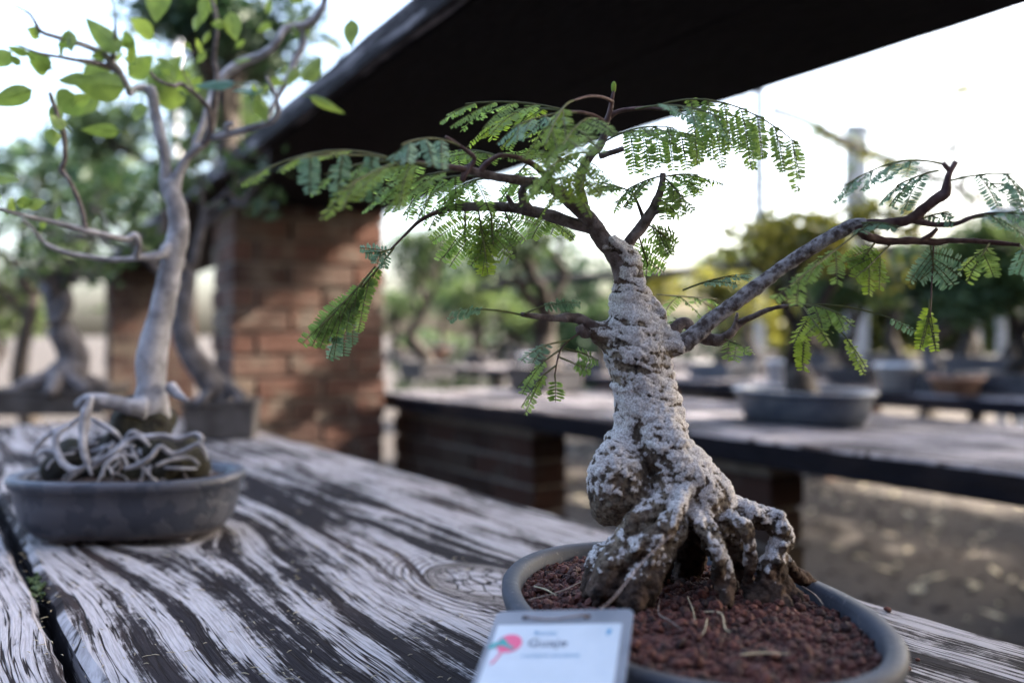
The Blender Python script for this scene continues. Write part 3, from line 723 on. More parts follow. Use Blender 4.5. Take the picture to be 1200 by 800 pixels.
# top right: the leaf that hangs like a curtain
cleaf((762, 127), (938, 172), d-.01, d-.03, 7, 72, g_, .80, 50, .16)
cleaf((745, 128), (850, 140), d-.01, d-.05, 3, 52, t_, .45, 50, .08)
cleaf((790, 130), (890, 150), d-.012, d+.02, 4, 66, g_, .85, 50, .08)
cleaf((705, 160), (820, 160), d, d+.01, 6, 48, g_, .85, 50, .06)
cleaf((710, 165), (790, 150), d, d-.04, 4, 52, g_, .25, 60, .08)
cleaf((776, 206), (735, 222), d+.004, d+.01, 4, 50, g_, .35, 60, .04)
cleaf((776, 206), (800, 232), d+.004, d-.01, 3, 50, g_, .6, 55, .04)
cleaf((776, 208), (818, 205), d+.004, d+.02, 4, 46, g_, .35, 60, .04)
cleaf((770, 232), (790, 247), d+.004, d+.004, 2, 26, g_, .2, 60, .04)
cleaf((757, 262), (780, 278), d+.004, d+.005, 3, 36, g_, .3, 50, .04, nrm=(0, -1, .6))
cleaf((748, 275), (760, 312), d+.01, d+.02, 4, 34, g_, .3, 65, .0, nrm=(0, -1, .2))
cleaf((742, 226), (700, 214), d+.01, d+.03, 3, 44, g_, .3, 60, .04)
# terminal bud leaf
bud = MB(); q = P(719, 106, d-.008); bud.blob(q+Vector((0, 0, .002)), (.0018, .0012, .0045), 2, .2, 300.); o = bud.build('bud', M['leaf_yellow'], TREE); o.location = BO
# left, low
cleaf((612, 369), (560, 362), d-.022, d-.03, 1, 66, t_, .12, 10, .02, nrm=(0, .5, 1))
cleaf((612, 369), (640, 357), d-.022, d-.03, 1, 52, t_, .0, 8, .02, nrm=(0, .6, 1))
branch([(688, 385, 1.6, d-.008), (668, 398, 1.3, d-.014), (656, 412, 1.2, d-.018), (650, 440, 1., d-.02)], 'shoot', 6, 'leaf_stalk', 0.)
cleaf((668, 398), (640, 404), d-.014, d-.03, 1, 62, t_, .15, 14, 0, nrm=(0, -.3, 1))
cleaf((656, 410), (636, 424), d-.018, d-.02, 1, 60, g_, .35, 12, 0, nrm=(0, -.3, 1))
cleaf((652, 428), (636, 440), d-.02, d-.02, 1, 60, g_, .45, 12, 0, nrm=(0, -.3, 1))
cleaf((660, 408), (678, 412), d-.016, d-.01, 1, 38, g_, .15, 12, 0, nrm=(0, -1, .8))
cleaf((655, 418), (676, 427), d-.018, d-.02, 1, 34, g_, .1, 10, 0, nrm=(0, -1, .8))
cleaf((650, 438), (651, 448), d-.02, d-.02, 1, 34, g_, .9, 5, 0, nrm=(0, -1, .2))
# right arm
cleaf((1104, 192), (990, 218), d-.03, d-.05, 4, 58, t_, .30, 45, .10)
cleaf((1100, 200), (1050, 218), d-.03, d-.02, 3, 50, t_, .35, 55, .05)
cleaf((1114, 212), (1195, 205), d-.03, d-.05, 2, 52, t_, .5, 55, .06)
cleaf((1160, 215), (1200, 222), d-.04, d-.05, 2, 50, t_, .4, 55, .06)
cleaf((1006, 262), (1040, 262), d-.018, d-.05, 2, 40, t_, .2, 60, .02)
cleaf((1075, 258), (1110, 248), d-.024, d-.02, 2, 30, t_, .2, 60, .02)
cleaf((1026, 283), (1010, 305), d-.012, d-.02, 3, 42, g_, .2, 65, 0, nrm=(0, -1, .4))
cleaf((1045, 285), (1012, 318), d-.01, d-.03, 2, 50, y_, .5, 40, 0, nrm=(0, -1, .4))
cleaf((1006, 272), (925, 335), d-.016, d-.07, 3, 52, g_, .35, 25, 0)
cleaf((1090, 285), (1095, 318), d-.01, d-.012, 4, 40, t_, .12, 72, 0, nrm=(0, -1, .1))
branch([(1094, 286, 1.3, d-.01), (1092, 330, 1., d-.012), (1090, 372, .9, d-.014)], 'shoot', 6, 'leaf_stalk', 0.)
cleaf((1090, 350), (1088, 378), d-.013, d-.014, 2, 44, y_, .6, 40, 0, nrm=(0, -1, .1))
cleaf((1160, 284), (1150, 300), d-.012, d-.03, 2, 50, g_, .5, 40, 0)
cleaf((1195, 286), (1205, 300), d-.014, d-.05, 2, 50, t_, .6, 40, 0)
cleaf((1140, 256), (1190, 248), d-.03, d-.06, 2, 46, t_, .3, 50, 0)
cleaf((938, 357), (1050, 375), d, d-.02, 1, 62, t_, .05, 8, .06, nrm=(0, .4, 1))
cleaf((938, 357), (985, 368), d, d-.04, 3, 54, g_, .35, 40, .04)
cleaf((945, 359), (995, 400), d, d-.03, 1, 60, y_, .35, 10, .06, nrm=(.5, -.7, .6))
cleaf((948, 375), (942, 396), d, d-.02, 1, 50, y_, .7, 10, 0, nrm=(.5, -.7, .2))
cleaf((942, 360), (960, 385), d, d-.05, 2, 44, y_, .45, 50, 0)
cleaf((800, 340), (862, 322), d+.03, d+.03, 2, 48, t_, .1, 25, .03, nrm=(0, -.3, 1))
cleaf((845, 396), (868, 404), d+.02, d+.0, 2, 36, g_, .3, 50, 0)
cleaf((770, 345), (840, 350), d+.05, d+.12, 3, 44, g_, .3, 50, 0)
cleaf((818, 386), (790, 372), d+.02, d+.05, 2, 40, g_, .3, 50, 0)

# ------------------------------------------------------------ the left bonsai: smooth fig with bare roots over a mossy mound
D1 = 1.03
lp, lp_soil = oval_pot('oval_pot', 'grey blue oval pot with flaking glaze, standing left on the near table', ((144-600)/F*D1, D1+.02, .750), R(4), .130, .088, .074, M['glaze_left'], M['soil_dark'], base=.80, soil_drop=.010, dome=.012, lip=.006, sup=2.6, wall=.009)
FB = P(180, 500, D1+.02)
FIG = thing('bonsai_tree', 'pale grey bonsai on the left with bare looping roots and broad leaves', 'bonsai', (FB.x, FB.y, .750+.064))
FO = -Vector(FIG.location)
d = D1+.02
def fp(x, y, dd=0.): return P(x, y, d+dd)
def fpx(r): return .70*r/F*d
mb = MB()
def ft(L, seg=14, rough=.07, rs=30.): mb.tube([fp(x, y, q) for x, y, r, q in L], [fpx(r) for x, y, r, q in L], seg, step=.007, rough=rough, rs=rs)
ft([(176, 500, 34, 0), (177, 470, 28, 0), (178, 450, 24, 0), (177, 425, 25, 0), (181, 400, 24, 0), (188, 372, 21.5, 0), (194, 345, 20, 0), (200, 318, 18.5, 0), (206, 290, 17.5, 0), (209, 268, 17, 0), (208, 248, 16, 0), (203, 230, 14.5, 0), (198, 212, 12, 0)])
ft([(198, 228, 11, 0), (192, 215, 9, 0), (194, 195, 9, 0), (192, 176, 9.5, 0), (186, 150, 10, 0), (181, 128, 9.5, 0), (178, 106, 9, 0), (168, 103, 7, 0)])
ft([(203, 240, 12, 0), (206, 215, 9, 0), (214, 194, 8.5, 0), (226, 178, 8, 0), (240, 168, 7.5, 0)])
ft([(195, 288, 9, -.01), (188, 300, 7, -.02), (172, 303, 6.5, -.03), (158, 300, 6, -.04)])
ft([(170, 478, 18, -.02), (150, 476, 14, -.03), (125, 470, 12, -.035), (102, 470, 12, -.04), (88, 476, 6, -.04)])
ft([(200, 452, 12, -.01), (208, 462, 9, -.02), (222, 470, 3, -.03)])
ft([(200, 290, 10, .01), (214, 300, 6, .02), (205, 330, 5, .02)], 10)
fm = fuse(mb, .0023)
fo_ = bpy.data.objects.new('trunk', fm); C.objects.link(fo_)
for v in fm.vertices: v.co = Vector(v.co)+Vector(v.normal)*(.0011*noise.noise(Vector(v.co)*60)+.0006*noise.noise(Vector((v.co.x*120, v.co.y*120, v.co.z*500))))
fm.materials.clear(); fm.materials.append(M['fig_bark']); fo_.parent = FIG; fo_.location = FO
def fb(L, m='fig_twig', rough=.14): return branch([(x, y, r*.72, d+q) for x, y, r, q in L], m, 8, 'branch', rough, 90., FIG, FO)
fb([(239, 169, 7.5, 0), (245, 158, 7.5, -.003), (249, 140, 7, -.005), (252, 112, 6, -.01), (254, 90, 5, -.01), (251, 68, 4, -.015), (253, 48, 4, -.02), (254, 25, 4, -.02), (250, 6, 3.5, -.02), (243, -14, 3, -.02)], 'fig_twig')
fb([(238, 170, 7, 0), (228, 172, 6, .01), (240, 140, 6, .02), (250, 110, 8, .05), (262, 90, 8, .07), (282, 74, 7.5, .08), (308, 64, 7, .08), (324, 50, 6, .08), (335, 34, 6.5, .09), (360, 28, 7, .1), (376, 12, 6, .1), (384, -14, 5, .1)], 'fig_bark')
fb([(352, 28, 6, .1), (355, 50, 6, .1), (345, 72, 6.5, .09), (335, 96, 6, .08), (322, 120, 4.5, .07), (312, 140, 4, .06)], 'fig_bark')
fb([(244, 162, 6.5, 0), (262, 158, 6, -.01), (280, 154, 6, -.02), (300, 148, 5.5, -.03), (318, 142, 5, -.04), (326, 128, 4, -.05), (322, 110, 3.4, -.055), (312, 90, 2.4, -.06)], 'fig_bark')
fb([(268, 157, 6, -.015), (266, 147, 5, -.02), (273, 145, 3, -.03)], 'fig_bark')
fb([(246, 160, 4, 0), (246, 134, 4.5, -.02), (240, 121, 4, -.03), (228, 110, 3.6, -.04), (213, 99, 4.2, -.05), (204, 101, 4, -.06), (193, 98, 3, -.07), (182, 92, 2.8, -.075), (176, 84, 2.2, -.08)])
fb([(160, 300, 6, -.04), (163, 286, 5, -.05), (158, 276, 6, -.055), (148, 280, 4.5, -.06), (130, 277, 5.5, -.08), (116, 274, 5, -.09), (101, 270, 5, -.10), (78, 264, 4.4, -.11), (56, 259, 3.8, -.12), (38, 255, 3.6, -.13), (22, 251, 3.4, -.14), (0, 245, 3, -.15), (-30, 236, 2.5, -.15)], 'fig_bark')
fb([(186, 297, 6, -.02), (158, 303, 4.5, -.03), (127, 304, 4.4, -.04), (100, 300, 4, -.05), (79, 296, 3.8, -.06), (54, 286, 3.2, -.07), (38, 268, 2.6, -.08), (26, 257, 2.2, -.09)], 'fig_bark')
fb([(101, 270, 4.4, -.10), (97, 250, 4, -.105), (91, 232, 3.8, -.11), (80, 210, 3.8, -.12), (72, 199, 5, -.12), (76, 186, 4, -.125), (75, 160, 4, -.13), (68, 138, 3.8, -.14), (62, 120, 3.6, -.145), (58, 108, 2.6, -.15)], 'fig_twig', .25)
fb([(170, 103, 7, 0), (158, 104, 5.5, -.01), (152, 110, 5, -.02), (148, 100, 6, -.03), (138, 84, 8, -.04), (124, 66, 7, -.05), (106, 56, 5.5, -.06), (85, 49, 5, -.08), (64, 43, 4, -.1), (48, 37, 3.6, -.11), (40, 24, 2.6, -.12), (34, 16, 2.6, -.12), (18, 7, 1.4, -.13), (-6, -3, 1, -.14)], 'fig_bark')
fb([(136, 82, 6, -.04), (112, 74, 5, -.06), (92, 71, 4, -.08), (70, 67, 3.2, -.1), (52, 64, 3, -.11), (36, 59, 2, -.12), (20, 52, 1.2, -.12), (8, 50, 1, -.12)])
fb([(132, 70, 4, -.05), (134, 56, 4, -.05), (135, 36, 2.6, -.06), (134, 18, 1.2, -.07), (131, -8, .9, -.07)])
fb([(238, 122, 2, -.03), (226, 104, 1.6, -.05), (214, 80, 1.2, -.06), (228, 60, 1., -.06)])
# ---- bare roots
def rt(L, r0=None):
    L2 = [(x/3.637, 440+y/3.637) for x, y, *_ in L]
    b = MB(); b.tube([fp(x, y, -.045-q[3] if len(q) > 3 else -.06) for (x, y), q in zip(L2, L)], [fpx(q[2]/3.637)*1.35*(.8 if i_ in (0, len(L)-1) else 1+.25*noise.noise(Vector((q[0]*.02, q[1]*.02, 3)))) for i_, q in enumerate(L)], 9, step=.003, rough=.30, rs=75.)
    o = b.build('root', M['fig_bark'], FIG); o.location = FO
rt([(470, 350, 10, .005), (530, 280, 13, .012), (565, 243, 14, .014), (620, 262, 12, .015), (690, 255, 12, .014), (760, 268, 11, .01), (835, 248, 12, .008), (862, 275, 10, .01), (830, 300, 9, .008)])
rt([(390, 395, 13, .03), (440, 355, 13, .03), (500, 320, 13, .028), (540, 285, 12, .02), (590, 262, 11, .02), (640, 300, 8, .02)])
rt([(530, 395, 10, .03), (590, 380, 12, .03), (645, 345, 12, .03), (682, 303, 13, .026), (735, 332, 12, .022), (790, 318, 11, .02), (845, 292, 11, .018), (872, 325, 9, .015), (885, 360, 5, .01)])
rt([(300, 215, 10, -.01), (245, 245, 13, .01), (238, 300, 14, .02), (262, 365, 15, .03), (310, 400, 13, .034), (360, 390, 9, .034)])
rt([(350, 110, 12, 0), (385, 95, 17, .01), (372, 150, 19, .015), (358, 220, 19, .02), (356, 300, 18, .03), (372, 370, 15, .035), (392, 425, 9, .036)])
rt([(390, 185, 10, .0), (440, 210, 13, .01), (490, 240, 12, .015), (515, 275, 9, .01)])
rt([(440, 430, 6, .04), (446, 390, 9, .038), (480, 355, 8, .036), (520, 340, 8, .03), (545, 385, 8, .03)])
rt([(460, 380, 5, .038), (478, 420, 5, .04)])
rt([(575, 300, 8, .025), (520, 310, 10, .025), (540, 335, 8, .026), (575, 345, 7, .026)])
rt([(145, 330, 7, .0), (165, 290, 10, .0), (215, 250, 12, -.005), (290, 215, 11, -.01), (340, 180, 9, -.01)])
rt([(150, 350, 6, .01), (190, 320, 9, .01), (240, 330, 8, .015)])
rt([(200, 400, 5, .025), (215, 370, 7, .02), (260, 340, 7, .01), (320, 330, 7, .0)])
rt([(380, 290, 8, .0), (420, 285, 8, .0)])
rt([(628, 420, 4, .04), (625, 390, 6, .035)]); rt([(700, 390, 7, .02), (760, 395, 8, .02), (840, 395, 6, .01)])
rt([(660, 385, 7, .02), (730, 360, 8, .01), (810, 350, 7, .0), (850, 380, 6, .0)])
mb = MB()
mb.blob(fp(150, 549, -.0), (.062, .040, .044), 4, .35, 30.); mb.blob(fp(165, 505, 0.), (.040, .032, .035), 4, .35, 35.); mb.blob(fp(205, 540, -.01), (.036, .036, .032), 4, .35, 35.)
mb.blob(fp(85, 545, -.01), (.030, .030, .028), 3, .35, 35.)
o = mb.build('root_mound', M['moss'], FIG); o.location = FO
rr_ = random.Random(31); ctr = fp(160, 500); zb_ = .750+.066
for i in range(22):
    a = rr_.uniform(PI*.85, PI*2.25); q = Vector((math.cos(a), math.sin(a), 0)); w_ = 0; pts = []; L_ = rr_.uniform(.05, .085)
    for j in range(8):
        s_ = j/7; w_ += rr_.gauss(0, .007); lat = q.cross(Vector((0, 0, 1)))*w_
        zz = zb_+(.050*(1-s_**1.3))*rr_.uniform(.82, 1.05)-.004*(j == 7)
        pts.append(Vector((ctr.x-.012, ctr.y, 0))+Vector((q.x*(.018+L_*s_*1.15), q.y*(.012+.052*s_), 0))+lat+Vector((0, 0, zz)))
    r0 = rr_.uniform(.0018, .0046); b = MB(); b.tube(pts, [r0*(1-.6*j/7)*rr_.uniform(.8, 1.2) for j in range(8)], 7, step=.004, rough=.3, rs=90.)
    o = b.build('root', M['fig_bark' if i % 3 else 'far_pale_bark'], FIG); o.location = FO
# ---- leaves
def oleaf(b, t, wd, dd, m='leaf_fig', tw=.4, fold=.25, stalk=True):
    """ovate leaf with folded blade from base b to tip t, photo px"""
    B = P(b[0], b[1], d+dd); E = P(t[0], t[1], d+dd-.01+LS.uniform(-.01, .012)); ax = E-B; L = ax.length; ax.normalize()
    sidev = ax.cross(Vector((0, 1, 0))).normalized(); q = Quaternion(ax, tw+LS.uniform(-.2, .2)); sidev = q @ sidev; nn = ax.cross(sidev)
    W_ = wd/F*d*.5/max(.3, math.cos(tw)); mb = MB(); K = 9; vs = []
    for i in range(K+1):
        s = i/K; wv = W_*(math.sin(PI*s**.75)**.85)*(1 if s < 1 else 0)*(1-.25*s)*1.15
        c = B+ax*L*s+nn*(-.10*L*s*s)
        for j in (-1, -.5, 0, .5, 1):
            vs.append(c+sidev*wv*j+nn*(-abs(j)*wv*fold+.0012*noise.noise((c+sidev*j)*90)))
    mb.add(vs, [(i*5+j, i*5+j+1, (i+1)*5+j+1, (i+1)*5+j) for i in range(K) for j in range(4)])
    mb.tube([B-ax*L*.22+Vector((0, .002, -.002)), B, B+ax*L*.5], [.0007, .0006, .0003], 5, step=.004)
    o = mb.build('leaf', M[m], FIG); o.location = FO
for q in [((141, 62), (98, 17), 22, -.06), ((180, 44), (149, 22), 20, -.06), ((186, -22), (181, 24), 28, -.06), ((152, 74), (155, 46), 11, -.05), ((231, 17), (227, 36), 13, -.03),
          ((240, -4), (238, 26), 13, -.02), ((269, 14), (276, 47), 20, -.02), ((411, 22), (410, 54), 21, .06), ((355, 96), (374, 64), 26, .04), ((362, 113), (402, 133), 10, .0),
          ((302, 115), (313, 142), 15, -.05), ((244, -8), (250, 16), 12, 0), ((38, 105), (-14, 122), 20, -.15), ((34, 65), (8, 55), 9, -.12),
          ((146, 103), (82, 95), 34, -.07), ((100, 90), (66, 92), 18, -.09), ((92, 112), (68, 130), 30, -.07), ((140, 154), (94, 152), 14, -.06), ((58, 78), (32, 72), 22, -.10),
          ((60, 82), (30, 60), 18, -.1), ((172, 104), (210, 62), 34, .05), ((178, 98), (222, 88), 34, .06), ((180, 112), (215, 118), 30, .05), ((150, 90), (178, 66), 26, .05),
          ((165, 120), (158, 140), 20, .05), ((124, 74), (96, 104), 30, .02), ((112, 110), (84, 134), 26, .04), ((46, 44), (30, 34), 14, -.11), ((155, 60), (146, 36), 12, -.05),
          ((18, 236), (42, 241), 12, -.14), ((-10, 206), (20, 209), 14, -.14), ((8, 246), (14, 232), 16, -.13), ((48, 268), (52, 256), 7, -.07), ((66, 258), (68, 240), 8, -.11),
          ((352, 5), (342, -20), 20, .1), ((356, 20), (346, 44), 16, .1), ((196, 84), (204, 96), 12, -.03), ((240, 60), (232, 74), 8, 0), ((330, 84), (338, 78), 9, .05), ((306, 108), (318, 96), 8, .05)]:
    oleaf(*q, tw=LS.uniform(-.5, .5))
lr = random.Random(8)
for (x, y, dd) in [(60, 50, -.1), (90, 60, -.08), (30, 70, -.12), (120, 50, -.05), (150, 60, -.03), (215, 50, -.04), (255, 40, -.02), (290, 60, .06), (320, 30, .08), (350, 40, .1), (330, 100, .06), (240, 90, .02), (200, 90, -.05), (300, 120, -.03), (20, 240, -.14), (60, 140, -.14), (72, 120, -.13)]:
    for k_ in range(2):
        a = lr.uniform(0, 2*PI); x0, y0 = x+lr.uniform(-22, 22), y+lr.uniform(-20, 20); l_ = lr.uniform(12, 26)
        oleaf((x0, y0), (x0+l_*math.cos(a), y0+l_*math.sin(a)), l_*.5, dd, tw=lr.uniform(-.8, .8))
for q in [((277, 97), (226, 97), 12, -.03, 'leaf_fig_teal', .9), ((309, 106), (272, 103), 12, -.03, 'leaf_fig_teal', .9)]: oleaf(*q)

# ------------------------------------------------------------ trees and potted bonsai of the background
def leafcloud(mb, centers, n, size, rg, flat=.7, mi=0):
    for i in range(n):
        c, r = centers[rg.randrange(len(centers))]
        q = Vector((rg.gauss(0, 1), rg.gauss(0, 1), rg.gauss(0, 1))).normalized()*(r*rg.random()**.45); q.z *= flat
        p = c+q; a = Vector((rg.gauss(0, 1), rg.gauss(0, 1), rg.gauss(0, .6))).normalized(); b = a.cross(Vector((rg.gauss(0, 1), rg.gauss(0, 1), rg.gauss(0, 1)))).normalized()
        s = size*rg.uniform(.6, 1.3)
        mb.add([p-a*s, p+b*s*.45, p+a*s, p-b*s*.45], [(0, 1, 2, 3)], mi)
def grow(wood, ends, p, dr, L, r, lev, rg, spread=.7, up=.25):
    pts = [p]; q = p.copy(); d_ = dr.copy()
    for i in range(4):
        d_ = (d_+Vector((rg.gauss(0, .22), rg.gauss(0, .22), rg.gauss(0, .15)+up*.15))).normalized(); q = q+d_*L/4; pts.append(q.copy())
    wood.tube(pts, [r, r*.92, r*.84, r*.76, r*.68], 8 if lev > 1 else 5, step=L/6, rough=.15, rs=8/L)
    if lev == 0: ends.append((q, L)); return
    for i in range(rg.choice((2, 3, 3))):
        nd = (d_*.7+Vector((rg.gauss(0, spread), rg.gauss(0, spread), rg.gauss(0, spread*.5)+up))).normalized()
        grow(wood, ends, pts[rg.choice((3, 4, 4))], nd, L*rg.uniform(.6, .82), r*.58, lev-1, rg, spread, up)
def tree(name, label, cat, base_, h, r, leaves, n, size, seed, barkm='far_bark', lev=3, spread=.7, lean=(0, 0), crown_r=.28, group=None, fork=.4, roots=False, flat=.7):
    rg = random.Random(seed); root = thing(name, label, cat, base_, 0, group)
    wood = MB(); ends = []
    p = Vector((0, 0, -.01)); l0 = h*fork
    top = Vector((lean[0]*l0, lean[1]*l0, l0)); mid = top*.5+Vector((rg.gauss(0, .06)*h, rg.gauss(0, .06)*h, 0))
    wood.tube([p, p+Vector((0, 0, .06*h)), mid, top], [r*1.6, r*1.2, r*.95, r*.7], 10, step=l0/12, rough=.2, rs=3/r*.2)
    if roots:
        for k in range(6):
            a = k*1.05+rg.random(); q = Vector((math.cos(a), math.sin(a), 0))
            wood.tube([Vector((0, 0, .12*h)), q*r*1.6+Vector((0, 0, .07*h)), q*r*2.8+Vector((0, 0, .01))], [r*.6, r*.45, r*.25], 7, rough=.2, rs=20)
    for k in range(rg.choice((3, 4))):
        dr = Vector((rg.gauss(0, spread)+lean[0], rg.gauss(0, spread)+lean[1], .8)).normalized()
        grow(wood, ends, top if k < 2 else mid.lerp(top, .7), dr, h*.26, r*.5, lev, rg, spread)
    wood.build('trunk', M[barkm], root)
    cs = [(e, h*crown_r*.35) for e, L in ends]
    if n:
        lm = MB(); leafcloud(lm, cs, n, size, rg, flat); lm.build('crown', M[leaves], root, smooth=False)
    return root
def rect_pot(name, label, loc, rz, lx, ly, h, m, soil='soil_dark', group=None):
    root = thing(name, label, 'pot', loc, rz, group)
    mb = MB(); v = []
    pr = [(.90, 0), (.92, .004), (.985, h*.85), (1.03, h*.86), (1.03, h), (.95, h), (.93, h-.012)]
    K = [(-1, -1), (1, -1), (1, 1), (-1, 1)]
    for s_, z in pr:
        for x, y in K: v.append((x*lx/2*s_, y*ly/2*s_ if s_ < 1.2 else 0, z))
    f = [(i*4+k, i*4+(k+1) % 4, (i+1)*4+(k+1) % 4, (i+1)*4+k) for i in range(len(pr)-1) for k in range(4)]+[(3, 2, 1, 0)]
    mb.add(v, f); mb.build('pot_body', M[m], root, smooth=False, bevel=.003)
    s_ = MB(); s_.blob((0, 0, h-.03), (lx*.46, ly*.46, .03), 3, .3, 20.)
    s_.build('soil', M[soil], root); return root
BGRP = 'bonsai on the far benches'; PGRP = 'pots on the far benches'
def onT(pxx, v): # photo x on the line of constant v
    k = (pxx-600)/F; u = (.831*v-k*.5563*v)/(.5563+k*.831); return T(u, v, 0)
def potted(pxx, v, z, kind, pot_l, tree_l, lx, ly, ph, h, r, leaves, n, size, seed, potm, barkm='far_bark', base_=None, **kw):
    b = onT(pxx, v) if base_ is None else Vector(base_); b.z = z+.001
    if kind == 'oval': oval_pot('bonsai_pot', pot_l, b, kw.pop('rz', TYAW), lx/2, ly/2, ph, M[potm], M['soil_dark'], feet=False, group=PGRP, seg=48, lip=.012)
    else: rect_pot('bonsai_pot', pot_l, b, kw.pop('rz', TYAW), lx, ly, ph, potm, group=PGRP)
    return tree('bonsai_tree', tree_l, 'bonsai', (b.x, b.y, b.z+ph-.02), h, r, leaves, n, size, seed, barkm, group=BGRP, **kw)
# on the near table, behind the fig
potted(0, 0, .75, 'rect', 'grey wooden box pot right behind the pale grey bonsai', 'bare rooted bonsai rising behind the pale grey one, in front of the pillar', .155, .11, .085, .50, .026, 'far_green', 300, .022, 5, 'box_wood', 'far_pale_bark', base_=((256-600)/F*2.0, 2.03, 0), rz=R(8), roots=True, fork=.62, lean=(-.25, 0), crown_r=.3)
potted(0, 0, .75, 'rect', 'low brown box pot at the far left end of the near table', 'small gnarled bonsai in the low box at the far left, with splayed pale roots', .34, .2, .075, .50, .05, 'far_green', 420, .02, 21, 'box_wood', 'far_pale_bark', base_=((62-600)/F*2.62, 2.66, 0), rz=R(5), roots=True, fork=.4, crown_r=.3)
# on the bench across the aisle
potted(940, 1.98, .75, 'oval', 'large oval slate pot on the bench across the aisle', 'olive leaved bonsai in the large oval pot', .41, .27, .085, .62, .035, 'far_yellow', 1500, .019, 8, 'glaze', crown_r=.34, fork=.28, lev=3)
potted(640, 2.15, .75, 'rect', 'square dark pot on the bench, left of the crusted trunk', 'dark leaved bonsai in the square dark pot', .25, .2, .10, .62, .05, 'far_green', 900, .02, 13, 'dark_pot', crown_r=.3, fork=.45)
potted(500, 2.25, .75, 'rect', 'dark pot on the bench close to the near pillar', 'spreading green bonsai close to the near pillar', .26, .2, .09, .75, .03, 'far_green', 1500, .021, 17, 'dark_pot', crown_r=.36, fork=.4)
# second row
rows2 = [(470, 3.5, 'rect', 'dark_pot', 'far_green', .65, 700, 'dark slab pot on the second bench beside the pillar edge', 'thin green bonsai on the second bench beside the pillar edge'),
 (560, 3.6, 'oval', 'dark_pot', 'far_lime', .7, 1200, 'dark oval pot on the second bench, left of the square dark pot', 'round crowned bonsai on the second bench behind the low left twig'),
 (705, 3.45, 'rect', 'dark_pot', 'far_green', .45, 500, 'dark pot on the second bench hidden by the crusted trunk', 'small green bonsai just behind the crusted trunk'),
 (845, 3.6, 'rect', 'glaze', 'far_yellow', .55, 700, 'grey pot on the second bench, left of the oval slate pot', 'olive green bonsai seen under the long right branch'),
 (1000, 3.7, 'oval', 'dark_pot', 'far_lime', .62, 2400, 'dark oval pot on the second bench, right of the olive bonsai', 'light green bushy bonsai right of the olive one'),
 (1095, 3.5, 'rect', 'dark_pot', 'far_green', .6, 2400, 'low dark pot on the second bench with a curved trunk above', 'spreading green bonsai with a bent pale trunk near the right edge'),
 (1190, 3.6, 'rect', 'dark_pot', 'far_lime', .65, 2600, 'dark pot on the second bench at the right edge', 'bushy green bonsai at the right edge')]
for i, (x, v, k, pm, lm, h, n, pl_, tl) in enumerate(rows2):
    potted(x, v, .75, k, pl_, tl, .30, .22, .08, h, .032, lm, int(n*1.3), .026, 40+i, pm, 'far_pale_bark' if i == 5 else 'far_bark', crown_r=.55, fork=.28)
rows3 = [(520, 'far_green', .9), (610, 'far_lime', .7), (760, 'far_yellow', .8), (880, 'far_lime', .9), (960, 'far_green', .8), (1050, 'far_green', .8), (1130, 'far_lime', .8), (1185, 'far_dark', .9)]
n3 = ['left of the low left twig', 'behind the low left twig', 'right of the crusted trunk', 'under the middle of the long right branch', 'behind the olive bonsai', 'right of the olive bonsai', 'under the hanging leaves at the right', 'at the right edge']
for i, (x, lm, h) in enumerate(rows3):
    potted(x, 5.4, .75, 'rect', 'small blurred pot on the farthest bench '+n3[i], 'blurred bonsai on the farthest bench '+n3[i], .34, .24, .1, h, .04, lm, 900, .035, 60+i, 'dark_pot', crown_r=.5, fork=.35)
# pale containers standing about the benches
def tub(label, c, r, h, m='pale_pot'):
    o = thing('plant_pot', label, 'pot', c, 0, 'small plant pots on the benches'); K = 24
    pr = [(r*.72, 0), (r*.95, h*.86), (r*1.06, h*.87), (r*1.06, h), (r*.92, h), (r*.88, h*.8)]
    mb = MB(); vs = [(q*math.cos(2*PI*k/K), q*math.sin(2*PI*k/K), z) for q, z in pr for k in range(K)]
    mb.add(vs, [(i*K+k, i*K+(k+1) % K, (i+1)*K+(k+1) % K, (i+1)*K+k) for i in range(len(pr)-1) for k in range(K)]+[tuple(range(K-1, -1, -1))])
    mb.build('pot_body', M[m], o); s_ = MB(); s_.blob((0, 0, h*.78), (r*.86, r*.86, h*.1), 2, .2, 20.); s_.build('soil', M['soil_dark'], o)
for x, v, r, h, m, l in [(620, 3.42, .07, .10, 'pale_pot', 'pale round pot on the second bench, left of the crusted trunk'), (1052, 3.40, .09, .11, 'pale_pot', 'pale round pot on the second bench behind the hanging leaves'),
                         (910, 3.38, .05, .11, 'pale_pot', 'small white pot on the second bench, left of the olive bonsai trunk'), (1120, 3.36, .10, .07, 'terracotta', 'sunlit terracotta bowl on the second bench at the right'),
                         (515, 3.42, .07, .12, 'terracotta', 'terracotta pot on the second bench beside the pillar edge')]:
    c = onT(x, v); c.z = .751; tub(l, c, r, h, m)
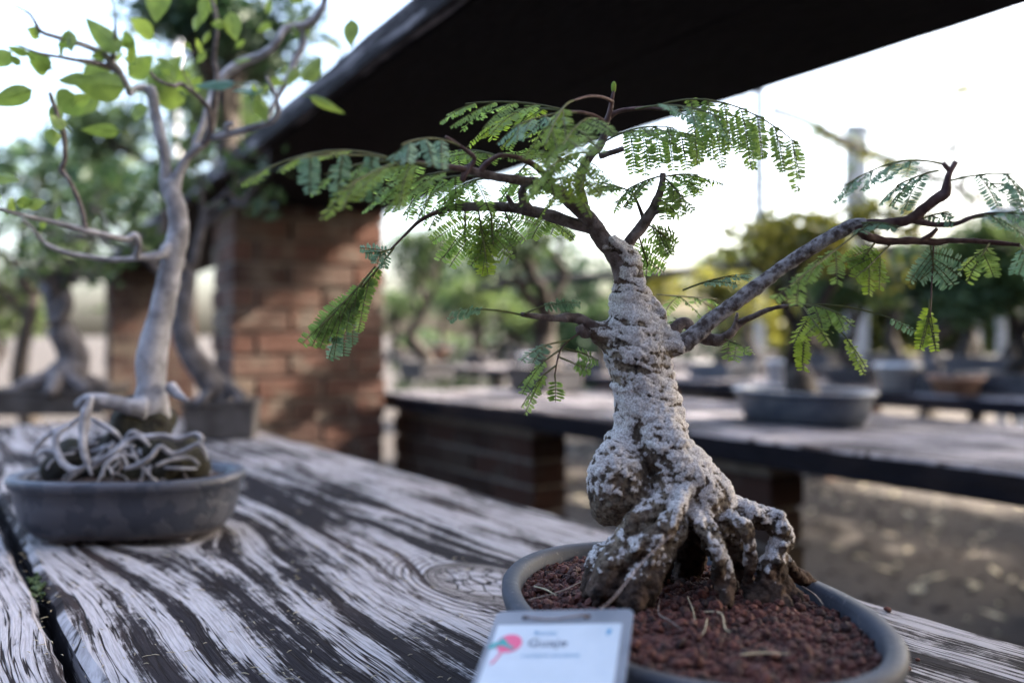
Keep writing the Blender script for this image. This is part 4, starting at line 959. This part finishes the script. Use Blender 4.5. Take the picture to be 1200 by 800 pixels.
# on top of the overhead shelf
def onS(u, n, z): return SD*u+Vector((.873, .487, 0))*n+Vector((0, 0, z))
c = onS(1.05, .62, SB+.074)
potted(0, 0, SB+.059, 'rect', 'mossy pot on the edge of the overhead shelf', 'gnarled rooted bonsai high on the overhead shelf', .22, .17, .07, .6, .05, 'far_green', 600, .02, 91, 'dark_pot', 'far_pale_bark', base_=onS(1.32, .68, 0), rz=SYAW, roots=True)
def lump(label, c, r, m='pale_pot'):
    b = MB(); b.tube([(0, 0, 0), (0, 0, r*.2), (0, 0, r*1.7), (0, 0, r*1.9)], [r*.6, r*.75, r, r*.96], 20, step=r*.3); b.tube([(0, 0, r*1.9), (0, 0, r*2.05)], [r*1.08, r*1.08], 20)
    o = b.build('plastic_cup', M[m], None, loc=c); tag(o, label, 'cup', 'white cups on the overhead shelf')
lump('white cup on the shelf edge next to the gnarled bonsai', onS(1.86, .64, SB+.060), .030); lump('white cup farther back along the overhead shelf', onS(2.55, .66, SB+.060), .035)
for i, (u, lm, tl, pl_) in enumerate([(4.3, 'far_dark', 'dark dense bonsai far back on the overhead shelf', 'pot far back on the overhead shelf'), (5.7, 'far_green', 'green bonsai at the far end of the overhead shelf', 'pot at the far end of the overhead shelf')]):
    potted(0, 0, SB+.059, 'rect', pl_, tl, .35, .24, .1, 1.0, .06, lm, 2600, .04, 95+i, 'dark_pot', base_=onS(u, .9, 0), rz=SYAW, crown_r=.5)

# ---- garden trees
TG = 'trees behind the nursery'
def gtree(label, x, D, top_y, r, lm, n, size, seed, **kw):
    b = P(x, 391, D); z1 = P(x, top_y, D).z
    return tree('garden_tree', label, 'tree', (b.x, b.y, 0), z1, r, lm, n, size, seed, group=TG, **kw)
gtree('dark conifer rising behind the upper left branches', 40, 7.5, 130, .07, 'far_dark', 1100, .085, 101, crown_r=.36, fork=.45)
gtree('airy green tree behind the fig crown', 170, 9.5, 150, .06, 'far_green', 1000, .06, 102, crown_r=.5, fork=.42)
gtree('tall loose tree above the far shelf end', 330, 10.5, 60, .08, 'far_green', 1300, .06, 103, crown_r=.5, fork=.5)
gtree('small pale green tree at the left edge', -40, 8., 250, .08, 'far_lime', 1500, .06, 104, crown_r=.5, fork=.3)
gtree('bushy dark green tree beyond the benches, left of the crusted trunk', 575, 10, 255, .09, 'far_dark', 4200, .06, 105, crown_r=.62, fork=.3)
gtree('low round tree right of the crusted trunk, far back', 700, 13, 330, .09, 'far_green', 2600, .09, 106, crown_r=.5, fork=.3)
gtree('olive tree behind the long right branch', 930, 9.5, 275, .09, 'far_yellow', 3600, .08, 107, crown_r=.5, fork=.3)
gtree('green leafy tree behind the right branch tips', 1080, 8.5, 275, .09, 'far_green', 5200, .08, 108, crown_r=.62, fork=.28)
gtree('dense green tree at the far right', 1210, 8.0, 265, .09, 'far_green', 5200, .08, 109, crown_r=.62, fork=.28)
def hedge(label, xa, xb, D, h, dep, lm, n, size, seed):
    rg = random.Random(seed); a, b = P(xa, 391, D).x, P(xb, 391, D).x; root = thing('hedge', label, 'hedge', ((a+b)/2, D, 0)); L = b-a
    st = MB()
    for i in range(int(L/.5)):
        x = -L/2+.25+i*.5; st.tube([(x, 0, -.01), (x+rg.gauss(0, .04), rg.gauss(0, .05), h*.5), (x+rg.gauss(0, .1), rg.gauss(0, .1), h*.85)], [.03, .02, .008], 6)
    st.build('stems', M['far_bark'], root)
    lm_ = MB()
    for i in range(n):
        x = rg.uniform(-L/2, L/2); z = rg.random()**.8*h*(1+.16*noise.noise(Vector((x*1.3, seed, 0)))); p = Vector((x, rg.uniform(-dep, dep), z))
        q = Vector((rg.gauss(0, 1), rg.gauss(0, 1), rg.gauss(0, .6))).normalized(); w_ = q.cross(Vector((rg.gauss(0, 1), rg.gauss(0, 1), rg.gauss(0, 1)))).normalized(); s_ = size*rg.uniform(.6, 1.3)
        lm_.add([p-q*s_, p+w_*s_*.45, p+q*s_, p-w_*s_*.45], [(0, 1, 2, 3)])
    lm_.build('foliage', M[lm], root, smooth=False)
hedge('dark clipped hedge far behind the benches at the right', 600, 1330, 13., 1.25, .4, 'far_dark', 5200, .09, 7)
hedge('low mixed hedge far behind the bench end near the pillar', 462, 590, 13.5, .95, .4, 'far_green', 1300, .08, 8)
gtree('nearly bare tree reaching into the white sky at the upper right', 1130, 6.2, 60, .05, 'far_green', 260, .05, 111, crown_r=.5, fork=.4, spread=.9)
# posts, rails and the wire arbour at the right
def post(label, x, D, y_top, r, m='metal', name='post'):
    b = MB(); b.box((-r, -r, 0), (r, r, P(x, y_top, D).z)); b.box((-r*2.2, -r*2.2, 0), (r*2.2, r*2.2, .02))
    b.box((-r*1.2, -r*1.2, P(x, y_top, D).z), (r*1.2, r*1.2, P(x, y_top, D).z+.02))
    o = b.build(name, M[m], None, smooth=False, loc=(P(x, 0, D).x, D, 0), bevel=.004); tag(o, label, 'post', 'posts of the nursery')
post('slim grey post above the right of the canopy', 890, 7.5, 100, .035); post('wide pale post behind the right branch tip', 1003, 8.5, 150, .085); post('slim pale post far upper left', 205, 9, -40, .045, 'pale_pot')
def rail(label, a, b_, r, m='dark_wood', name='rail'):
    o = MB(); a, b_ = Vector(a), Vector(b_); pts = [a.lerp(b_, k/8)+Vector((0, 0, .02*math.sin(k*1.7))) for k in range(9)]
    o.tube(pts, [r]*9, 8, rough=.15, rs=4); x = o.build(name, M[m], None); tag(x, label, 'rail')
rail('long dark rail crossing behind the trunk top towards the right', P(560, 338, 6.5), P(1330, 268, 5.6), .035)
rail('sloping mossy pole crossing the white sky at the upper right', P(905, 128, 7.), P(1180, 245, 8.6), .035, 'moss')
rail('thin horizontal wire rail below the sloping pole', P(820, 228, 9.), P(1010, 245, 9.), .016, 'metal')
mb = MB(); rg = random.Random(5); leafcloud(mb, [(P(965+i*16, 158+i*7, 7.4+i*.12), .11) for i in range(7)]+[(P(1130, 105, 7.5), .1)], 420, .035, rg)
mb.tube([P(960, 150, 7.4), P(1000, 172, 7.5), P(1060, 200, 8.)], [.01, .008, .004], 5)
mb.tube([P(1010, 176, 7.5), P(1070, 130, 7.5), P(1130, 106, 7.5), P(1190, 118, 7.5)], [.008, .006, .006, .004], 5)
tag(mb.build('climbing_plant', M['far_yellow'], None, smooth=False), 'olive climbing plant clinging to the sloping pole at the upper right', 'climber')
# white water tank by the right edge
o = thing('water_tank', 'pale blue white tank standing high at the right edge', 'tank', (P(1186, 0, 6.6).x, 6.6, 0))
mb = MB(); mb.tube([(0, 0, 1.38), (0, 0, 1.42), (0, 0, 1.86), (0, 0, 1.92)], [.2, .23, .23, .12], 32, step=.02); mb.build('tank_body', M['pale_pot'], o)
for sx in (-.17, .17):
    for sy in (-.17, .17): m_ = MB(); m_.box((sx-.025, sy-.025, 0), (sx+.025, sy+.025, 1.379)); m_.build('leg', M['metal'], o, smooth=False)

# ------------------------------------------------------------ unseen trees and wall added round the viewer to block sun and sky
gtreeR = [('broad unseen tree added right of the view to block the sun', (5.4, 1.2), 6.6, 1), ('second unseen tree added right of the view to block the sun', (6.2, -1.8), 6.6, 2), ('lower thin tree added ahead on the right, outside the view, to dapple the sun', (8.2, 4.4), 5.2, 3)]
for l, (x, y), h, s_ in gtreeR:
    tree('added_shade_tree', l, 'tree', (x, y, 0), h, .16, 'far_green', 9000, .16, 200+s_, group='trees added out of view to block the sun', crown_r=.62, fork=.42, flat=.8)
bw = thing('sky_blocking_wall', 'unseen brick wall added behind the viewer to block skylight', 'wall', (0, -2.2, 0)); mb = MB(); masonry(bw, -6, 6, -.12, .12, 0, 3.15, 'brick', 5)  # wall added out of view to hold skylight off the foreground
mb = MB(); mb.box((-6.05, -.16, 3.201), (6.05, .16, 3.28)); mb.build('coping', M['dark_wood'], bw, smooth=False)

# ------------------------------------------------------------ name tag on the near pot
A = P(583, 716, .494); B = P(743, 712, .494); Cc = P(553, 800, .447); Dd = P(731, 800, .447)
ex = Vector((1, -.252, .098)).normalized(); ey = -Vector((.218, 1, .348)); ey = (ey-ex*ey.dot(ex)).normalized()
Wc = .0754; Hc = .098
TAG = thing('name_tag', 'clear laminated name tag with a round pink badge, wired to the near pot', 'name tag', tuple(A))
TAG.rotation_mode = 'QUATERNION'; TAG.rotation_quaternion = Matrix((ex, -ey, ex.cross(-ey))).transposed().to_quaternion()
def card(name, pts, z0, z1, m, parent=TAG):
    b = MB(); n = len(pts); b.add([(x, y, z0) for x, y in pts]+[(x, y, z1) for x, y in pts], [tuple(range(n-1, -1, -1)), tuple(range(n, 2*n))]+[(i, (i+1) % n, n+(i+1) % n, n+i) for i in range(n)])
    o = b.build(name, M[m], parent, smooth=False); return o
def rrect(x0, y0, x1, y1, r, k=5):
    out = []
    for cx, cy, a0 in ((x1-r, y1-r, 0), (x0+r, y1-r, 90), (x0+r, y0+r, 180), (x1-r, y0+r, 270)):
        out += [(cx+r*math.cos(R(a0+90*i/k)), cy+r*math.sin(R(a0+90*i/k))) for i in range(k+1)]
    return out
M['tag'] = simple('frosted plastic sleeve', (.14, .155, .185), (.18, .195, .225), 40., .28, spec=.6)
M['paper'] = simple('pale blue white paper', (.42, .47, .52), (.46, .51, .56), 30., .35)
M['pink'] = simple('pink print', (.62, .10, .20), None, rough=.4); M['teal'] = simple('teal print', (.05, .27, .27), None, rough=.4)
M['ltblue'] = simple('light blue print', (.34, .54, .66), None, rough=.4); M['ink'] = simple('grey ink', (.06, .07, .10), None, rough=.5); M['bluei'] = simple('blue print', (.10, .26, .42), None, rough=.4)
k = Wc/160.
# sleeve with two real punched holes
import bmesh
def sleeve():
    me = bpy.data.meshes.new('sleeve'); bm = bmesh.new()
    outer = rrect(0, -Hc, Wc, 0, .0042); hs = [(36*k, -12.5*k), (108*k, -12.5*k)]; hr = .0022
    def loop(pts): vs = [bm.verts.new((x, y, 0)) for x, y in pts]; return [bm.edges.new((vs[i], vs[(i+1) % len(vs)])) for i in range(len(vs))]
    e = loop(outer)
    for hx, hy in hs: e += loop([(hx+hr*math.cos(2*PI*i/16), hy+hr*math.sin(2*PI*i/16)) for i in range(16)])
    bmesh.ops.triangle_fill(bm, edges=e, use_beauty=True)
    g2 = bmesh.ops.extrude_face_region(bm, geom=list(bm.faces)); bmesh.ops.translate(bm, vec=(0, 0, -.0009), verts=[v for v in g2['geom'] if isinstance(v, bmesh.types.BMVert)])
    bmesh.ops.recalc_face_normals(bm, faces=bm.faces); bm.to_mesh(me); bm.free(); me.materials.append(M['tag'])
    o = bpy.data.objects.new('sleeve', me); C.objects.link(o); o.parent = TAG
sleeve()
pp = card('paper', rrect(7*k, -Hc+.006, Wc-11*k, -27*k, .0008), .0001, .0004, 'paper')
lg = thing('emblem', None, None); del_ = [lg.pop(q, None) for q in ('label', 'category')] if False else None
bpy.data.objects.remove(lg)
def disc(cx, cy, rx, ry, n=28): return [(cx+rx*math.cos(2*PI*i/n), cy+ry*math.sin(2*PI*i/n)) for i in range(n)]
bd = card('badge', disc(27*k, -60*k, 14.5*k, 15.5*k), .0005, .0006, 'pink', TAG)
card('badge_tree', [(x*k, y*k) for x, y in ((4, -66), (9, -60), (15, -56), (17, -50), (22, -54), (27, -62), (36, -69), (31, -71), (25, -66), (18, -64), (12, -67), (8, -70))], .0007, .0008, 'teal', bd)
card('badge_stem', [(x*k, y*k) for x, y in ((20, -74), (23, -74), (18, -90), (14, -96), (13, -94), (17, -86))], .0007, .0008, 'pink', bd)
def text(s, x, y, size, m, parent, name='lettering'):
    cu = bpy.data.curves.new('t', 'FONT'); cu.body = s; cu.size = size; cu.extrude = .00003; cu.resolution_u = 3
    o = bpy.data.objects.new('t', cu); C.objects.link(o); bpy.context.view_layer.update()
    me = bpy.data.meshes.new_from_object(o.evaluated_get(bpy.context.evaluated_depsgraph_get())); bpy.data.objects.remove(o)
    me.materials.clear(); me.materials.append(M[m]); q = bpy.data.objects.new(name, me); C.objects.link(q); q.parent = parent; q.location = (x, y, .0006)
text('Bonsai', 52*k, -46*k, 10*k, 'bluei', TAG); text('Guaje', 48*k, -66*k, 19*k, 'ink', TAG); text('Leucaena esculenta', 45*k, -83*k, 8.2*k, 'bluei', TAG)
card('corner_mark', [(x*k, y*k) for x, y in ((134, -38), (138, -36), (139, -42), (136, -48), (133, -46))], .0005, .0006, 'bluei', pp)
# wire through the holes, sagging, and its long end up to the roots
mb = MB(); Q = TAG.rotation_quaternion.to_matrix()
mb.tube([(36*k, -12*k, -.0015), (37*k, -12*k, .0008), (48*k, -17*k, .0012), (72*k, -20*k, .0014), (95*k, -15*k, .0012), (107*k, -12*k, .0008), (108*k, -12*k, -.0015)], [.0005]*7, 6)
mb.build('wire', M['wire'], TAG)
mb = MB(); mb.tube([P(692, 725, .492), P(712, 714, .51), P(734, 690, .54), P(760, 670, .56)], [.00035]*4, 6)
keep(mb.build('wire', M['wire'], None), TAG); bpy.context.view_layer.update()

# ------------------------------------------------------------ litter on soil, table
SG = 'dry straws lying on the red gravel'
def zs(px_, py_):  # distance at which a photo pixel meets the gravel surface
    return F*(CZ-(.751+PH-.003))/(py_-391)
def lying(pts, r, m, label, name='straw', cat='straw', lift=.002, group=SG):
    b = MB(); b.tube([P(x, y, zs(x, y))+Vector((0, 0, lift)) for x, y in pts], [r*.8]+[r]*(len(pts)-2)+[r*.4], 6, step=.002, rough=.2, rs=300)
    tag(b.build(name, M[m], None), label, cat, group)
lying([(825, 720), (845, 722), (850, 740), (857, 744)], .0005, 'straw', 'short hooked straw right of centre on the gravel')
lying([(868, 771), (895, 769), (925, 770)], .0007, 'straw', 'long flat straw near the front rim')
lying([(806, 703), (812, 718), (815, 732)], .0005, 'straw', 'upright pale straw left of the hooked one')
lying([(773, 706), (772, 722), (784, 730), (800, 742)], .0004, 'twig', 'thin dark rootlet under the front root')
lying([(829, 728), (826, 742), (822, 748)], .0004, 'straw', 'tiny straw below the upright pale one')
lying([(620, 706), (660, 695), (692, 678)], .0006, 'twig', 'brown twig at the left side of the gravel', 'twig', 'twig')
lying([(626, 690), (640, 694), (652, 701)], .0006, 'straw', 'yellow straw at the left side of the gravel')
lying([(940, 690), (955, 700), (965, 712)], .0006, 'twig', 'dark twig below the right root', 'twig', 'twig')
def tz(y): return F*(CZ-.75)/(y-391)
def bit(x, y, r, m, label, name, cat, grp=None):
    b = MB(); b.blob((0, 0, r*.6), (r, r*.85, r*.7), 2, .5, 200.); q = P(x, y, tz(y)); q.z = .7505
    tag(b.build(name, M[m], None, smooth=False, loc=q), label, cat, grp)
GG = 'loose gravel crumbs on the table'
bit(1040, 717, .0035, 'gravel', 'lava crumb on the table just right of the near pot', 'gravel_crumb', 'gravel', GG)
bit(1063, 786, .003, 'gravel', 'lava crumb on the table by the lower right rim', 'gravel_crumb', 'gravel', GG)
bit(1075, 775, .0018, 'gravel', 'tiny lava crumb farther right on the table', 'gravel_crumb', 'gravel', GG)
mb = MB(); rg = random.Random(9)
for i in range(260):
    x, y = rg.uniform(20, 560), 0; y = rg.uniform(640, 800) if i % 3 else rg.uniform(540, 700)
    q = P(x, y, tz(y)); q.z = .7508; a = rg.uniform(0, PI); l = rg.uniform(.001, .0035); v_ = Vector((math.cos(a), math.sin(a), 0))*l
    mb.tube([q-v_, q+Vector((0, 0, .0004)), q+v_], [.0002, .00035, .0002], 4, step=.002)
tag(mb.build('leaf_litter', M['straw'], None), 'tiny straw coloured leaflets scattered over the near boards', 'litter', kind='stuff')
mb = MB(); rg = random.Random(19)
for i in range(2600):
    x, y = rg.uniform(-.4, 3.6), rg.uniform(2.2, 8.)
    if rg.random() < .45:
        mb.blob((x, y, .004), (rg.uniform(.006, .022), rg.uniform(.006, .02), rg.uniform(.004, .012)), 1, .5, 30., rg.randrange(2))
    else:
        a = rg.uniform(0, PI); l = rg.uniform(.015, .045); u_ = Vector((math.cos(a), math.sin(a), rg.uniform(-.1, .25)))*l; w_ = Vector((-math.sin(a), math.cos(a), rg.uniform(-.2, .2)))*l*.4; c = Vector((x, y, .012))
        mb.add([c-u_, c+w_, c+u_, c-w_], [(0, 1, 2, 3)], rg.randrange(3))
tag(mb.build('ground_litter', [M['ground'], M['far_bark'], M['straw']], None, smooth=False), 'fallen leaves and small stones strewn on the dark earth of the aisle', 'litter', kind='stuff')
mb = MB()
for i in range(46):
    x, y = rg.gauss(44, 5), rg.gauss(684, 8); q = P(x, y, tz(y)); q.z = .7465; mb.blob(q, rg.uniform(.001, .003), 1, .3, 200.)
tag(mb.build('moss', M['far_lime'], None), 'green moss tuft in the crack of the near table', 'moss', kind='stuff')
